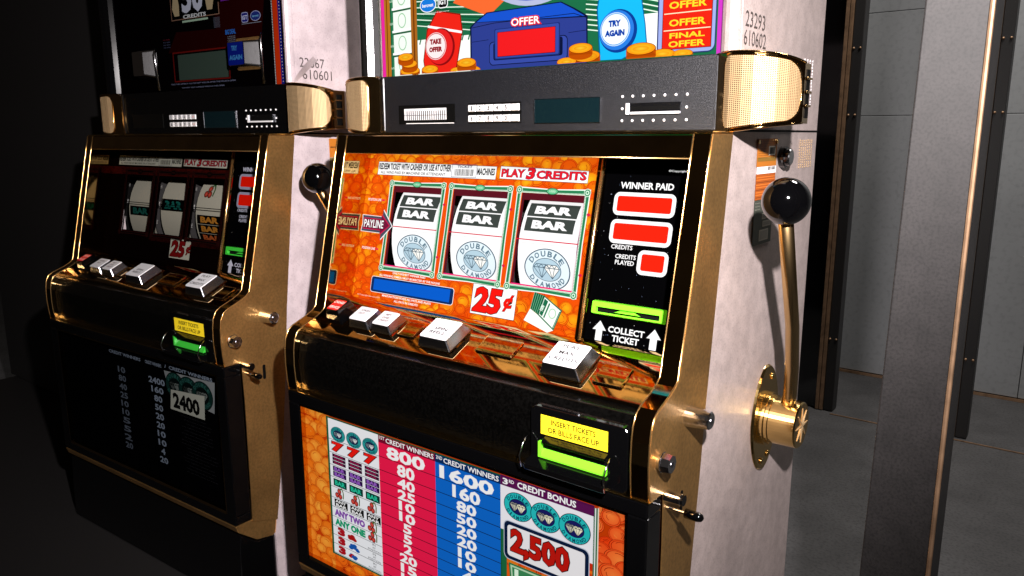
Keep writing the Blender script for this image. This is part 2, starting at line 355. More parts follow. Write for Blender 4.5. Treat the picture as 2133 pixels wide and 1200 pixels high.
def lever(P):
    yc, zc = .150, 1.008
    pts = [(yc+.046*math.copysign(abs(math.cos(a))**1.0, math.cos(a))*(1-.10*abs(math.sin(a))), zc+.070*math.sin(a)) for a in [2*math.pi*k/44 for k in range(44)]]
    m = MB(); m.slab(pts, FS, .0002, .0035, [(yc+(y-yc)*.96, zc+(z-zc)*.97) for y, z in pts]); pl = m.build('lever', M['brass'], P, bevel=.0008)
    for y, z in ((yc+.012, zc+.052), (yc+.012, zc-.052), (yc-.010, zc-.055)):
        m = MB(); m.tube([(.0035, y, z), (.0052, y, z), (.006, y, z)], [.0042, .004, .002], 14); m.build('screw', M['brass'], pl, smooth=True)
    m = MB(); m.tube([(.0035, yc, zc), (.010, yc, zc), (.010, yc, zc), (.0145, yc, zc), (.0145, yc, zc), (.046, yc, zc), (.0475, yc, zc)], [.034, .034, .0315, .0315, .0295, .0290, .0275], 48); m.build('hub', M['brass'], pl, bevel=.0003)
    m = MB()
    for k in range(8):
        a = 2*math.pi*k/8; m.tube([(.0478, yc, zc), (.0478, yc+.022*math.cos(a), zc+.022*math.sin(a))], [.0018, .0004], 6)
    m.build('hub_star', M['goldm'], pl)
    pth = [(.030, yc-.004, zc+.020), (.034, yc-.010, zc+.040), (.040, yc-.030, zc+.080), (.047, yc-.063, zc+.140), (.0625, -.010, 1.283)]
    m = MB(); m.tube(pth, [.0088, .0082, .0080, .0078, .0076], 24); m.build('rod', M['rod'], pl, smooth=True)
    m = MB(); m.sphere((.0625, -.01, 1.295), .0236, 48); m.build('knob', M['knob'], pl, smooth=True)
def speaker(P, side):
    # plan curve from the trim end, outwards and back
    pl = [(-.0242, .0125), (-.0040, -.0045), (.008, -.0052), (.020, -.0038), (.031, .0010), (.040, .0065), (.048, .0145), (.054, .023), (.0585, .034)]
    def X(x): return x if side > 0 else X0-x
    L_ = [0]
    for a, b in zip(pl, pl[1:]): L_.append(L_[-1]+math.hypot(b[0]-a[0], b[1]-a[1]))
    tot = L_[-1]
    def at(s, off=0):
        s = min(max(s, 0), tot*.9999); i = max(j for j in range(len(L_)-1) if L_[j] <= s); t = (s-L_[i])/(L_[i+1]-L_[i])
        a, b = pl[i], pl[i+1]; x = a[0]+(b[0]-a[0])*t; y = a[1]+(b[1]-a[1])*t; d = Vector((b[0]-a[0], b[1]-a[1])).normalized()
        return x+d.y*off, y-d.x*off
    def zz(s): f = min(max((s-L_[1])/(tot-L_[1]), 0), 1); return 1.3620+.0085*f+.001*math.sin(f*3), 1.4422-.0108*f*f-.001*f
    def F(s, z, off=0): x, y = at(s, off); return (X(x), y, z)
    m = MB(); n = 40; vs = []; fs = []
    for k in range(n+1):
        s = tot*k/n; a, b = zz(s); vs += [F(s, a), F(s, b)]
    for k in range(n): fs.append((2*k, 2*k+2, 2*k+3, 2*k+1))
    e = len(vs); i0, i1 = 2*n, 2*n+1
    ex = [(.0600, .060), (.0005, .125)]
    vs += [(X(ex[0][0]-.004), ex[0][1], zz(tot)[0]), (X(ex[0][0]-.004), ex[0][1], zz(tot)[1]), (X(ex[1][0]), ex[1][1], 1.372), (X(ex[1][0]), ex[1][1], 1.431)]
    fs += [(i0, e, e+1, i1), (e, e+2, e+3, e+1)]
    q = [2*k for k in range(n+1)]+[e, e+2]; fs.append(tuple(q[::-1])); fs.append(tuple([i+1 for i in q]))
    m.add(vs, [f if side > 0 else f[::-1] for f in fs]); hs = m.build('speaker', M['gold'], P)
    s0, s1 = L_[1]*.62, tot*.955
    def lim(s):   # bottom/top of the rounded opening at s
        a, b = zz(s); a += .0035; b -= .0035; r = .013
        d0, d1 = s-s0, s1-s
        for d, rr_ in ((d0, .010), (d1, .020)):
            if d < rr_: c = rr_-math.sqrt(max(rr_*rr_-(rr_-d)**2, 0)); a += c; b -= c
        return a, b
    m = MB(); n = 40; vs = []; fs = []
    for k in range(n+1):
        s = s0+(s1-s0)*k/n; a, b = lim(s); vs += [F(s, a, .0004), F(s, b, .0004)]
    for k in range(n): fs.append((2*k, 2*k+2, 2*k+3, 2*k+1))
    m.add(vs, fs); m.build('speaker_cone', M['dark'], hs)
    m = MB(); w = .00040; st = .0021
    def bar(pa, pb, pc, pd): m.add([pa, pb, pc, pd], [(0, 1, 2, 3)])
    nv = int((s1-s0)/st)
    for k in range(1, nv):
        s = s0+(s1-s0)*k/nv; a, b = lim(s)
        if b-a > .003:
            c = [F(s-w, a, .0012), F(s+w, a, .0012), F(s+w, b, .0012), F(s-w, b, .0012)]; m.add(c, [(0, 1, 2, 3)])
            m.add([F(s-w, a, .0012), F(s-w, b, .0012), F(s-w, b, .0005), F(s-w, a, .0005)], [(0, 1, 2, 3)])
    za, zb = zz(s0)[0], zz(s0)[1]; nh = int((zb-za)/st)
    for j in range(1, nh):
        f = j/nh; run = []
        for k in range(61):
            s = s0+(s1-s0)*k/60; a0, b0 = zz(s); z = a0+.0035+(b0-a0-.007)*f; a, b = lim(s)
            if a <= z <= b: run.append((s, z))
        if len(run) > 1:
            vs = []; 
            for s, z in run: vs += [F(s, z-w, .0014), F(s, z+w, .0014)]
            m.add(vs, [(2*k, 2*k+2, 2*k+3, 2*k+1) for k in range(len(run)-1)])
    m.build('speaker_grille', M['goldm'], hs)
    path = []
    for k in range(31): s = s0+(s1-s0)*k/30; path.append(F(s, lim(s)[0], .0012))
    for k in range(30, -1, -1): s = s0+(s1-s0)*k/30; path.append(F(s, lim(s)[1], .0012))
    path.append(path[0]); m = MB(); m.tube(path, .0009, 6, cap=False); m.build('grille_rim', M['gold'], hs, smooth=True)
    for p, q in ((0, 0), (1, 1)):
        path = [F(tot*k/30, zz(tot*k/30)[p]+(-.0003 if p else .0003), .0006) for k in range(31)]
        m = MB(); m.tube(path, .0011, 6); m.build('edge_bead', M['gold'], hs, smooth=True)
    m = MB(); m.box(min(X(.0572), X(.0585)), max(X(.0572), X(.0585)), .0405, .052, 1.376, 1.424); hp = m.build('hinge_plate', M['dark'], hs)
    for k in range(3):
        z = 1.387+k*.0135; m = MB(); m.box(min(X(.0586), X(.0600)), max(X(.0586), X(.0600)), .036, .054, z, z+.0022); m.build('hinge_bar', M['gold'], hp)
        m = MB(); m.sphere((X(.0598), .0375, z+.001), .0016, 10); m.build('rivet', M['gold'], hp, smooth=True)
def trim(P, lit):
    m = MB(); m.box(-.5375, -.0245, .0135, .03, 1.3642, 1.4425); t = m.build('control_strip', M['trim'] if lit else M['black'], P, bevel=.0012)  # plain black on the unlit machine: flash falloff put into the colour
    m = MB(); m.box(-.5395, -.5290, .0120, .028, 1.3640, 1.4427); m.build('strip_end', M['chrome'], P, bevel=.003)
    m = MB(); m.box(-.538, -.0245, .0125, .030, 1.3632, 1.3641); m.build('strip_underline', M['brass'], P)
    # ticket window
    m = MB(); m.slab([(-.5000, 1.3755), (-.3935, 1.3755), (-.3935, 1.4015), (-.5, 1.4015)], FK, -.002, .0006); a = m.build('ticket_window', M['dark'], t)
    m = MB(); m.slab([(-.4885, 1.3810), (-.4085, 1.3810), (-.4085, 1.3965), (-.4885, 1.3965)], FK, .0006, .001); m.build('barcode_strip', M['white'], t) if lit else None
    if lit:
        m = MB()
        for k in range(19): m.slab([(-.4835+k*.0040, 1.3812), (-.4822+k*.0040, 1.3812), (-.4822+k*.0040, 1.3935), (-.4835+k*.0040, 1.3935)], FK, .001, .0013)
        m.slab([(-.4882, 1.3872), (-.4087, 1.3872), (-.4087, 1.3877), (-.4882, 1.3877)], FK, .0013, .0015); m.build('barcode_line', M['dark'], t)
        m = MB(); m.slab([(-.485, 1.3758), (-.395, 1.3758), (-.395, 1.3768), (-.485, 1.3768)], FK, .0006, .0014); m.build('window_edge', M['white'], t)
    # keypad
    m = MB(); m.slab(rrect(-.3692, 1.3752, -.2818, 1.4012, .001), FK, .0001, .0006); kp = m.build('keypad', M['dark'], t)
    for r_ in range(2):
        for c_ in range(6):
            u = -.3682+c_*.01432; v = 1.3912-r_*.0132
            m = MB(); b_ = [(u, v-.001), (u+.0125, v-.001), (u+.0125, v+.0078), (u, v+.0078)]; cu, cv = u+.00625, v+.0034
            m.slab(b_, FK, .0006, .0024, [(cu+(p[0]-cu)*.9, cv+(p[1]-cv)*.88) for p in b_]); k = m.build('key', M['white'], kp)
            s = Sheet(FK, .0026); ch = '1234567890'
            lab = ('12345'[c_] if c_ < 5 else 'ENT') if r_ == 0 else ('67890'[c_] if c_ < 5 else 'CLR')
            if c_ < 5: s.text(lab, u+(.0045 if lab != '1' else .0052), v+.0004, u+(.0082 if lab != '1' else .0072), v+.0064, '080604', 0, .03)
            else: s.text(lab, u+.003, v+.0018, u+.0098, v+.0048, 'c85a3c', 0)
            s.build('key_print', M['printm'], kp)
    m = MB(); m.slab([(-.2605, 1.3745), (-.1670, 1.3745), (-.1670, 1.4028), (-.2605, 1.4028)], FK, .0001, .0008); m.build('status_display', M['lcd'], t)
    m = MB()
    for a_ in ((-.2612, 1.3740, -.2605, 1.4033), (-.1670, 1.3740, -.1663, 1.4033), (-.2612, 1.4028, -.1663, 1.4033), (-.2612, 1.3738, -.1663, 1.3744)): m.slab([(a_[0], a_[1]), (a_[2], a_[1]), (a_[2], a_[3]), (a_[0], a_[3])], FK, .0001, .0012)
    m.build('display_rim', M['steel'], t)
    m = MB(); m.slab([(-.1312, 1.3822), (-.0643, 1.3822), (-.0643, 1.3950), (-.1312, 1.3950)], FK, .0004, .0020); cr = m.build('card_reader', M['steel'], t)
    m = MB(); m.slab([(-.1250, 1.3872), (-.0650, 1.3872), (-.0650, 1.3910), (-.1250, 1.3910)], FK, .0020, .0024); m.build('card_slot', M['dark'], cr)
    m = MB(); m.slab([(-.1310, 1.3824), (-.1275, 1.3824), (-.1275, 1.3948), (-.1310, 1.3948)], FK, .0020, .0034); m.slab([(-.1250, 1.3826), (-.065, 1.3826), (-.065, 1.3850), (-.125, 1.3850)], FK, .0020, .0040); m.build('slot_lip', M['white'], cr)
    for i in range(7):
        for z in (1.4025, 1.3756) if 1 else ():
            m = MB(); m.sphere((-.1376+i*.01325, .0131, z), .0016, 10); m.build('indicator_light', M['white'], t, smooth=True)
    for u in (-.1376, -.0583):
        m = MB(); m.sphere((u, .0131, 1.3890), .0016, 10); m.build('indicator_light', M['white'], t, smooth=True)
def button(P, u0, u1, v0, v1, h, ins, label, lines, colr='3a3a40', topm='white', sidem='steel', tc='0c0c0c'):
    b = [(u0, v0), (u1, v0), (u1, v1), (u0, v1)]; cu, cv = (u0+u1)/2, (v0+v1)/2
    base = rrect(u0, v0, u1, v1, .002, 3); top = rrect(u0+ins, v0+ins, u1-ins, v1-ins, .002, 3)
    m = MB(); bz = rrect(u0-.0015, v0-.0015, u1+.0015, v1+.0015, .0025, 3); m.slab(bz, FH, .0002, .0012); bt = m.build('button', M['gold'], P)
    if label: bt['label'] = label
    m = MB(); m.slab(base, FH, .001, h, top); m.build('button_skirt', M[sidem], bt)
    m = MB(); m.slab(rrect(u0+ins, v0+ins, u1-ins, v1-ins, .002, 3), FH, h, h+.0012, rrect(u0+ins+.0006, v0+ins+.0006, u1-ins-.0006, v1-ins-.0006, .002, 3)); m.build('button_cap', M[topm], bt)
    s = Sheet(FH, h+.0014)
    for t, a, b2, c, d in lines: s.text(t, a-.001, b2, c+.001, d+.0005, tc, 0, .018)
    s.build('lettering', M['printm'], bt)
def buttons(P, full=True):
    for a, b, c, d in ((-.2640, -.2100, -.0560, -.0250), (-.3960, -.3660, -.0580, -.0300), (-.0960, -.0600, -.0640, -.0330)):
        m = MB(); m.slab(rrect(a, c, b, d, .002, 3), FH, .0002, .0026, rrect(a+.001, c+.001, b-.001, d-.001, .002, 3)); pl = m.build('blank_plate', M['goldmir'], P, bevel=.0004)
        m = MB(); q = [FH(u, v, .0026) for u, v in ((a+.001, c+.001), (b-.001, c+.001), (b-.001, d-.001), (a+.001, d-.001), (a+.001, c+.001))]; m.tube(q, .0003, 6, cap=False); m.build('plate_edge', M['bead'], pl)
    button(P, -.5310, -.4985, -.0620, -.0260, .020, .004, 'black service button with a small red legend', [('CHANGE', -.5240, -.0420, -.5060, -.0375), ('SERVICE', -.5240, -.0530, -.5060, -.0485)], topm='knob', sidem='knob', tc='ffd0c8')
    s = Sheet(FH, .0213); s.poly(rrect(-.5255, -.0560, -.5040, -.0345, .002), 'd01818', 0); s.build('red_legend', M['printm'], P)
    button(P, -.4860, -.4460, -.0610, -.0265, .0125, .0035, None, [('CASH', -.474, -.0395, -.459, -.036), ('OUT', -.474, -.0460, -.464, -.0425)], tc='380406')
    button(P, -.4405, -.4035, -.0610, -.0265, .0125, .0035, None, [('BET', -.426, -.0390, -.418, -.036), ('ONE', -.428, -.0450, -.417, -.042), ('CREDIT', -.430, -.051, -.413, -.048)], tc='480806')
    button(P, -.3493, -.2950, -.0675, -.0210, .0140, .0050, None, [('SPIN', -.330, -.0470, -.312, -.0425), ('REELS', -.333, -.0545, -.311, -.050)])
    button(P, -.1618, -.1085, -.0675, -.0200, .0140, .0050, None, [('PLAY', -.1455, -.0350, -.1245, -.0300), ('MAX', -.1445, -.0455, -.1265, -.0405), ('CREDITS', -.1520, -.0560, -.1165, -.0508)])
def acceptor(P, lit):
    F = lambda u, v, o=0: (u, -.1525-o, v)
    pts = rrect(-.1430, 1.0136, -.0245, 1.0830, .008, 5)
    m = MB(); m.slab(pts, F, -.012, .0035, rrect(-.1420, 1.0136, -.0255, 1.0820, .007, 5)); b = m.build('bill_acceptor', M['black'], P, bevel=.001)
    s = Sheet(F, .0038); s.rect(-.1285, 1.0530, -.0475, 1.0742, 'e8cc20', 0)
    s.text('INSERT TICKETS', -.1155, 1.0650, -.0615, 1.0710, '140e00', 1, .02); s.text('OR BILLS FACE UP', -.1195, 1.0560, -.0575, 1.0622, '140e00', 1, .02); s.build('yellow_label', M['printm'], b)
    m = MB(); m.slab([(-.1300, 1.0280), (-.0460, 1.0280), (-.0460, 1.0460), (-.1300, 1.0460)], F, .0035, .0037); m.build('bill_slot', M['dark'], b)
    g = M['green'] if lit else M['greend']
    m = MB(); m.prismx([(-.1563, 1.0290), (-.1605, 1.0285), (-.1605, 1.0300), (-.1563, 1.0375)], -.1290, -.0475); m.box(-.1290, -.1255, -.1605, -.1563, 1.030, 1.0455); m.build('green_bezel', g, b)
    m = MB(); m.prismx([(-.1562, 1.0480), (-.1562, 1.0515), (-.1640, 1.0480), (-.1620, 1.0450)], -.1225, -.0470); m.build('slot_hood', M['black'], b)
    m = MB(); m.prismx([(-.1562, 1.0280), (-.1562, 1.0150), (-.1700, 1.0150), (-.1740, 1.0230)], -.1400, -.0430); m.build('bill_tray', M['black'], b, bevel=.001)
    for u in (-.1435, -.0420):
        m = MB(); m.tube([(u, -.1600, 1.0490), (u, -.1680, 1.0420), (u, -.1740, 1.0300), (u, -.1700, 1.0170)], .0009, 6); m.build('guide_rail', M['chrome'], b, smooth=True)
def dd_disc(s, cu, cv, a, b, lay, pal, n=40):
    """round emblem: lettered ring round two diamonds"""
    edge, ringc, fieldc, gem, txt = pal
    s.disc(cu, cv, a, b, edge, lay, n); s.disc(cu, cv, a*.95, b*.95, ringc, lay+1, n)
    s.disc(cu, cv, a*.62, b*.56, edge, lay+2, n); s.disc(cu, cv, a*.59, b*.53, fieldc, lay+3, n)
    for k in (-1, 1):
        cx = cu+k*a*.23; w_ = a*.33; t = cv+b*.26; y0 = cv-b*.40
        P_ = [(cx-w_*.62, t), (cx+w_*.62, t), (cx+w_, t-b*.16), (cx, y0), (cx-w_, t-b*.16)]
        s.poly(P_, gem, lay+4+k); lw = a*.018
        for p, q in ((P_[0], P_[1]), (P_[1], P_[2]), (P_[2], P_[3]), (P_[3], P_[4]), (P_[4], P_[0]), (P_[4], P_[2]), ((cx-w_*.35, t-b*.16), P_[3]), ((cx+w_*.35, t-b*.16), P_[3]), (P_[0], (cx-w_*.35, t-b*.16)), ((cx-w_*.35, t-b*.16), (cx, t)), ((cx, t), (cx+w_*.35, t-b*.16)), ((cx+w_*.35, t-b*.16), P_[1])):
            s.line(p, q, lw*1.4, edge, lay+6+k)
    s.arctext('DOUBLE', cu, cv, a*.78, b*.76, 155, 25, b*.27, txt, lay+8, .03)
    s.arctext('DIAMOND', cu, cv, a*.78, b*.76, 205, 335, b*.27, txt, lay+8, .03, inward=True)
def cherries(s, cu, cv, r, lay, c='a01018', leaf='4a6a20'):
    for du, dv in ((-.9, -.4), (.0, .75), (.35, -.5)):
        s.disc(cu+du*r, cv+dv*r, r*.72, r*.72, '200000', lay, 14); s.disc(cu+du*r, cv+dv*r, r*.62, r*.62, c, lay+1, 14, c2='f06050'); lay += 1
    s.pline([(cu+.3*r, cv+1.2*r), (cu+1.0*r, cv+1.8*r), (cu+1.6*r, cv+.8*r), (cu+1.5*r, cv-.8*r)], r*.35, leaf, lay+2)
def bar_box(s, u0, v0, u1, v1, lay, boxc, txtc, gap=.16):
    s.grid(u0, v0, u1, v1, boxc, lay, 3); h = v1-v0; w_ = u1-u0
    s.text('BAR', u0+w_*.14, v0+h*gap, u1-w_*.12, v1-h*gap, txtc, lay+1.5, .055)
def reels(P, lit, rm):
    for i, xa in enumerate((-.491, -.378, -.2640)):
        xb = xa+.0865; n = 48; m = MB(); vs = []; fs = []
        for k in range(n): a = 2*math.pi*k/n; vs += [(xa, RY-RR*math.cos(a), RZ+RR*math.sin(a)), (xb, RY-RR*math.cos(a), RZ+RR*math.sin(a))]
        fs = [(2*k, 2*k+1, (2*k+3) % (2*n), (2*k+2) % (2*n)) for k in range(n)]
        w_ = hexc('ffffff') if lit else hexc('c9c6b4')
        m.add(vs, fs, w_); rl = m.build('reel', rm, P, smooth=True)
        m = MB(); m.prismx([(RY-(RR-.0012)*math.cos(2*math.pi*k/n), RZ+(RR-.0012)*math.sin(2*math.pi*k/n)) for k in range(n)], xa-.0012, xb+.0012); m.build('reel_drum', M['wood'], rl)
        s = Sheet(FR, .0005); u0 = xa+.0045; u1 = xb-.008
        if lit:
            bar_box(s, u0, .0550, u1, .0730, 0, '3d4440', 'ffffff', .2); bar_box(s, u0+.001, .0358, u1-.0005, .0535, 0, '3d4440', 'ffffff', .2)
            s.build('bar_symbol', rm, rl)
            s = Sheet(FR, .0005); dd_disc(s, xa+.0448, -.0100, .0345, .0262, 0, ('4a6272', 'e2f1f8', 'b4d0de', 'fbfbf4', '5f7c8c'), 44); s.build('diamond_symbol', rm, rl)
        else:
            if i == 0: bar_box(s, u0, .0, u1, .018, 0, '050505', '1c5a50')
            if i == 1:
                bar_box(s, u0+.006, .072, u1, .088, 0, '050505', 'c87030'); bar_box(s, u0-.003, .0145, u1, .0365, 0, '040404', '1c6a60')
            if i == 2:
                bar_box(s, u0, -.0035, u1, .0125, 0, '0a0604', 'c08030'); bar_box(s, u0, -.020, u1, -.0045, 0, '0a0604', 'c08030'); bar_box(s, u0, -.036, u1, -.021, 0, '0a0604', 'c06030')
            s.build('bar_symbol', rm, rl)
            if i == 2: s = Sheet(FR, .0005); cherries(s, xa+.030, .0545, .0088, 0, '8a3020', '1a5a20'); s.build('cherry_symbol', rm, rl)
        # odd marks on the machine frame beside each reel
        s = Sheet(FG, -.010)
        for k, (t, v) in enumerate((('H', -.098), ('I', -.130), ('E', -.165))): s.text(t, xa-.004, v, xa-.0005, v+.007, '9a9a98', 0)
        if not lit: s.build('frame_mark', M['printm'], rl)
WIN = [(-.4850, -.3925), (-.3720, -.2800), (-.2590, -.1670)]; WV = (-.1850, -.0715)
def reel_glass(P, lit):
    mt = M['lit'] if lit else M['unlit']
    dim = None if lit else (lambda c: c)
    base = 'e8500a' if lit else '0a0403'
    gm = MB()
    s = Sheet(FG, 0, dim); U0, U1, V0, V1 = -.5425, -.1530, -.2375, -.0225
    s.rect(U0, WV[1], U1, V1, base); s.rect(U0, V0, U1, WV[0], base)
    xs = [U0]+[x for wv in WIN for x in wv]+[U1]
    for k in range(0, 8, 2): s.rect(xs[k], WV[0], xs[k+1], WV[1], base)
    g = s.build('reel_glass', mt, P)
    def skip(u, v, r):
        if any(a-r*.9 < u < b+r*.9 for a, b in WIN) and WV[0]-r*.9 < v < WV[1]+r*.9: return True
        return -.505 < u < -.345 and -.222 < v < -.204
    if lit:
        s = Sheet(FG, .0001); s.coins(U0, V0, U1, V1, .0108, 1, 3, skip); s.build('coin_pattern', mt, g)
    else:
        s = Sheet(FG, .0001); s.coins(U0, -.075, U1, -.060, .006, 1, 3, None, body='2a0806', rim='5a1410', hi='4a1008'); s.coins(-.385, -.198, U1, -.188, .006, 1, 3, None, body='1a0504', rim='3a0c0a', hi='300a08'); s.build('coin_pattern', mt, g)
    W_, K = ('ffffff', '101010') if lit else ('c4c6b6', '101814')
    B = .0016
    s = Sheet(FG, B); s.poly([(-.5210, -.0568), (-.3033, -.0572), (-.3033, -.0405), (-.5210, -.0380)], W_)
    s.pline([(-.5210, -.0568), (-.3033, -.0572), (-.3033, -.0405), (-.5210, -.0380)], .0005, '402010', .5, True)
    s.text('REDEEM TICKET WITH CASHIER OR USE AT OTHER', -.5195, -.0492, -.3805, -.0400, K, 1, .035); s.text('ALL WINS PAID BY MACHINE OR ATTENDANT', -.5150, -.0550, -.3900, -.0512, K, 1, .01)
    s.text('MACHINES', -.3350, -.0522, -.3055, -.0432, K, 1, .035)
    bx = [(-.3790, -.0558), (-.3362, -.0558), (-.3362, -.0392), (-.3790, -.0388)]; s.pline(bx, .0006, '30406a', 1, True)
    s.text('TICKET', -.3700, -.0436, -.3440, -.0403, '26345a', 1, .02)
    rnd = random.Random(4); u = -.3745
    while u < -.3410: w_ = rnd.choice((.0004, .0007, .0011)); s.rect(u, -.0540, u+w_, -.0452, K, 1); u += w_+rnd.choice((.0005, .0008))
    s.build('redeem_sign', mt, g)
    s = Sheet(FG, B); q = [(-.2970, -.0556), (-.1660, -.0572), (-.1660, -.0428), (-.2970, -.0398)]; s.poly(q, W_); s.pline(q, .0005, '402010', .5, True)
    R_ = 'e01c28' if lit else '9a1c1c'
    s.text('PLAY', -.2945, -.0532, -.2580, -.0432, R_, 1, .03, out='3a1050', outw=.03); s.text('3', -.2545, -.0550, -.2425, -.0410, R_, 1, .04, shear=.2, out='3a1050'); s.text('CREDITS', -.2400, -.0540, -.1685, -.0440, R_, 1, .03, out='3a1050', outw=.03); s.build('credit_sign', mt, g)
    # banknote frames round the reel windows
    gr, gl, gd = ('2f8a5a', 'd8f2dc', '0e5030') if lit else ('140a08', '3a1210', '0a0404')
    for i, (a, b) in enumerate(WIN):
        s = Sheet(FG, B+.0003); v0, v1 = WV; e = .0065
        O = [(a-e, v0-e), ((a+b)/2, v0-e+.0015), (b+e, v0-e), (b+e-.0012, (v0+v1)/2), (b+e, v1+e), ((a+b)/2, v1+e-.0015), (a-e, v1+e), (a-e+.0012, (v0+v1)/2)]
        I = [(a, v0), ((a+b)/2, v0), (b, v0), (b, (v0+v1)/2), (b, v1), ((a+b)/2, v1), (a, v1), (a, (v0+v1)/2)]
        def off(t): return [(o_[0]*(1-t)+i_[0]*t, o_[1]*(1-t)+i_[1]*t) for o_, i_ in zip(O, I)]
        s.ring(off(-.12), off(0), 'ffffff' if lit else '200808', 0); s.ring(O, I, gl, 0); s.ring(off(.12), off(.70), gr, 1); s.ring(off(.28), off(.34), gd, 2); s.ring(off(.52), off(.58), gd, 2)
        for k in range(8):                         # beaded inner edge
            p, q = off(.82)[k], off(.82)[(k+1) % 8]; L_ = math.hypot(p[0]-q[0], p[1]-q[1]); n = int(L_/.0018)
            for j in range(n): t = (j+.5)/n; cx, cy = p[0]+(q[0]-p[0])*t, p[1]+(q[1]-p[1])*t; s.rect(cx-.0004, cy-.0004, cx+.0004, cy+.0004, gd, 3)
        for cx, cy in ((a-e*.5, v0-e*.5), (b+e*.5, v0-e*.5), (b+e*.5, v1+e*.5), (a-e*.5, v1+e*.5)):
            s.disc(cx, cy, .0048, .0048, gl, 4, 20); s.disc(cx, cy, .0040, .0040, gr, 5, 20); s.disc(cx, cy, .0026, .0026, gl, 6, 16); s.disc(cx, cy, .0013, .0013, gr, 7, 12)
        s.disc((a+b)/2, v1+e*.45, .0088, .0042, gd, 4, 24); s.disc((a+b)/2, v1+e*.45, .0078, .0034, '62c08a' if lit else gr, 5, 24); s.text('1000', (a+b)/2-.0045, v1+e*.45-.0014, (a+b)/2+.0045, v1+e*.45+.0014, gl, 6)
        for vv in (-.0935, -.1640): s.disc(b+.0085, vv, .0024, .0017, 'd81848' if lit else '300808', 6, 12)
        s.build('banknote_frame', mt, g)
        # maroon edge behind the glass; backlight glow painted pink at right and bottom
        m = MB(); t = .0045; tt = .0085
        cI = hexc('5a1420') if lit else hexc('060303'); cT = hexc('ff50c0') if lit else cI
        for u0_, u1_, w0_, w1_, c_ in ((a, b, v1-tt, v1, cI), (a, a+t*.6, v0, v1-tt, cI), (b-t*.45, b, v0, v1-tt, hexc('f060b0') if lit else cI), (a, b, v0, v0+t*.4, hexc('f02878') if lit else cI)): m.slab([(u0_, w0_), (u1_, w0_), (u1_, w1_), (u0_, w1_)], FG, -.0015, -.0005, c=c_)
        m.build('window_reveal_glow', mt, g)
        m = MB(); m.slab([(a, -.1291), (b, -.1291), (b, -.1278), (a, -.1278)], FG, -.0008, .0002, c=hexc('d0183c') if lit else hexc('080606')); m.build('payline', mt, g)
    s = Sheet(FG, B+.0012)
    if lit:
        A = [(-.5385, -.1392), (-.5365, -.1278), (-.5385, -.1165), (-.4975, -.1172), (-.4975, -.1075), (-.4772, -.1288), (-.4975, -.1490), (-.4975, -.1398)]
        cu, cv = -.511, -.1283
        s.poly([(cu+(p[0]-cu)*1.05, cv+(p[1]-cv)*1.07) for p in A], 'f4f4f4', 0); s.poly(A, '4a4a5c', 1)
        s.poly([(cu+(p[0]-cu)*.90, cv+(p[1]-cv)*.72) for p in A], 'c41848', 2); s.poly([(cu+(p[0]-cu)*.84, cv+(p[1]-cv)*.62) for p in A], '701838', 3)
        s.text('PAYLINE', -.5335, -.1335, -.4935, -.1222, 'ffffff', 4, .02, out='201010'); s.build('payline_arrow', mt, g)
        s = Sheet(FG, B)
        for v in (-.0930, -.1632): s.text('POSITION LINE', -.5330, v-.0018, -.5060, v+.0018, 'ffffff', 2, .01); s.rect(-.5045, v-.0012, -.4990, v+.0012, 'e81848', 2)
        s.text('ONLY HIGHEST WINNER PAID', -.4640, -.1950, -.4010, -.1922, 'ffffff', 2, .02); s.text('ALL WINNING SYMBOLS MUST BE BISECTED BY THE PAYLINE', -.4900, -.2000, -.3736, -.1972, 'ffffff', 2, .02)
        s.text('MALFUNCTION VOIDS ALL PAYS AND PLAYS', -.4790, -.2283, -.3850, -.2254, 'ffffff', 2, .02); s.text('ALL PAYS IN CREDITS', -.4545, -.2335, -.4085, -.2305, 'ffffff', 2, .02)
        s.text('© Copyright Barcrest IGT', -.5300, -.2325, -.4830, -.2300, 'ffe8d0', 2)
        s.build('notice_lettering', mt, g)
        s = Sheet(FG, B+.0004); R1 = rrect(-.5045, -.2242, -.3465, -.2015, .004); s.poly(R1, 'ffffff', 0); s.poly(rrect(-.5038, -.2236, -.3472, -.2021, .0036), '102a5c', 1)
        s.poly([(-.4985, -.2208), (-.3530, -.2208), (-.3530, -.2038), (-.4985, -.2052)], '0a5ac8', 2); s.build('message_display', mt, g)
    s = Sheet(FG, B+.0003); pb = (-.3155, -.2292, -.2448, -.1910) if lit else (-.3085, -.2245, -.2440, -.1885)
    s.rect(*pb, W_, 0); s.pline(rrect(*pb, 0), .0006, '301008', 1, True); RR_ = 'f01810' if lit else '7a1414'
    k = pb[0]; s.text('25', k+.0045, pb[1]+.003, k+.048, pb[3]-.003, RR_, 2, .05, shear=.12, out='50100a', outw=.025); s.text('¢', k+.0520, pb[1]+.009, k+.0655, pb[3]-.008, RR_, 2, .03, shear=.12, out='50100a', outw=.02); s.build('price_sign', mt, g)
    if lit:
        s = Sheet(FG, B+.0004)
        s.poly([(-.2192, -.1905), (-.2045, -.1932), (-.2105, -.2168), (-.2225, -.2110)], '1c6a48', 0)
        for k in range(10): t = k/9; s.line((-.2190+t*.0142, -.1908-t*.0026), (-.2222+t*.0115, -.2112-t*.0054), .0004, '0a3020' if k % 2 else '8fd0a8', 1)
        s.poly([(-.2225, -.2112), (-.2105, -.2170), (-.1850, -.2322), (-.1935, -.2362), (-.2160, -.2300), (-.2298, -.2262)], 'f4fff4', 1); s.poly([(-.2045, -.1930), (-.1765, -.2075), (-.1850, -.2325), (-.2105, -.2170)], '1c6a48', 2)
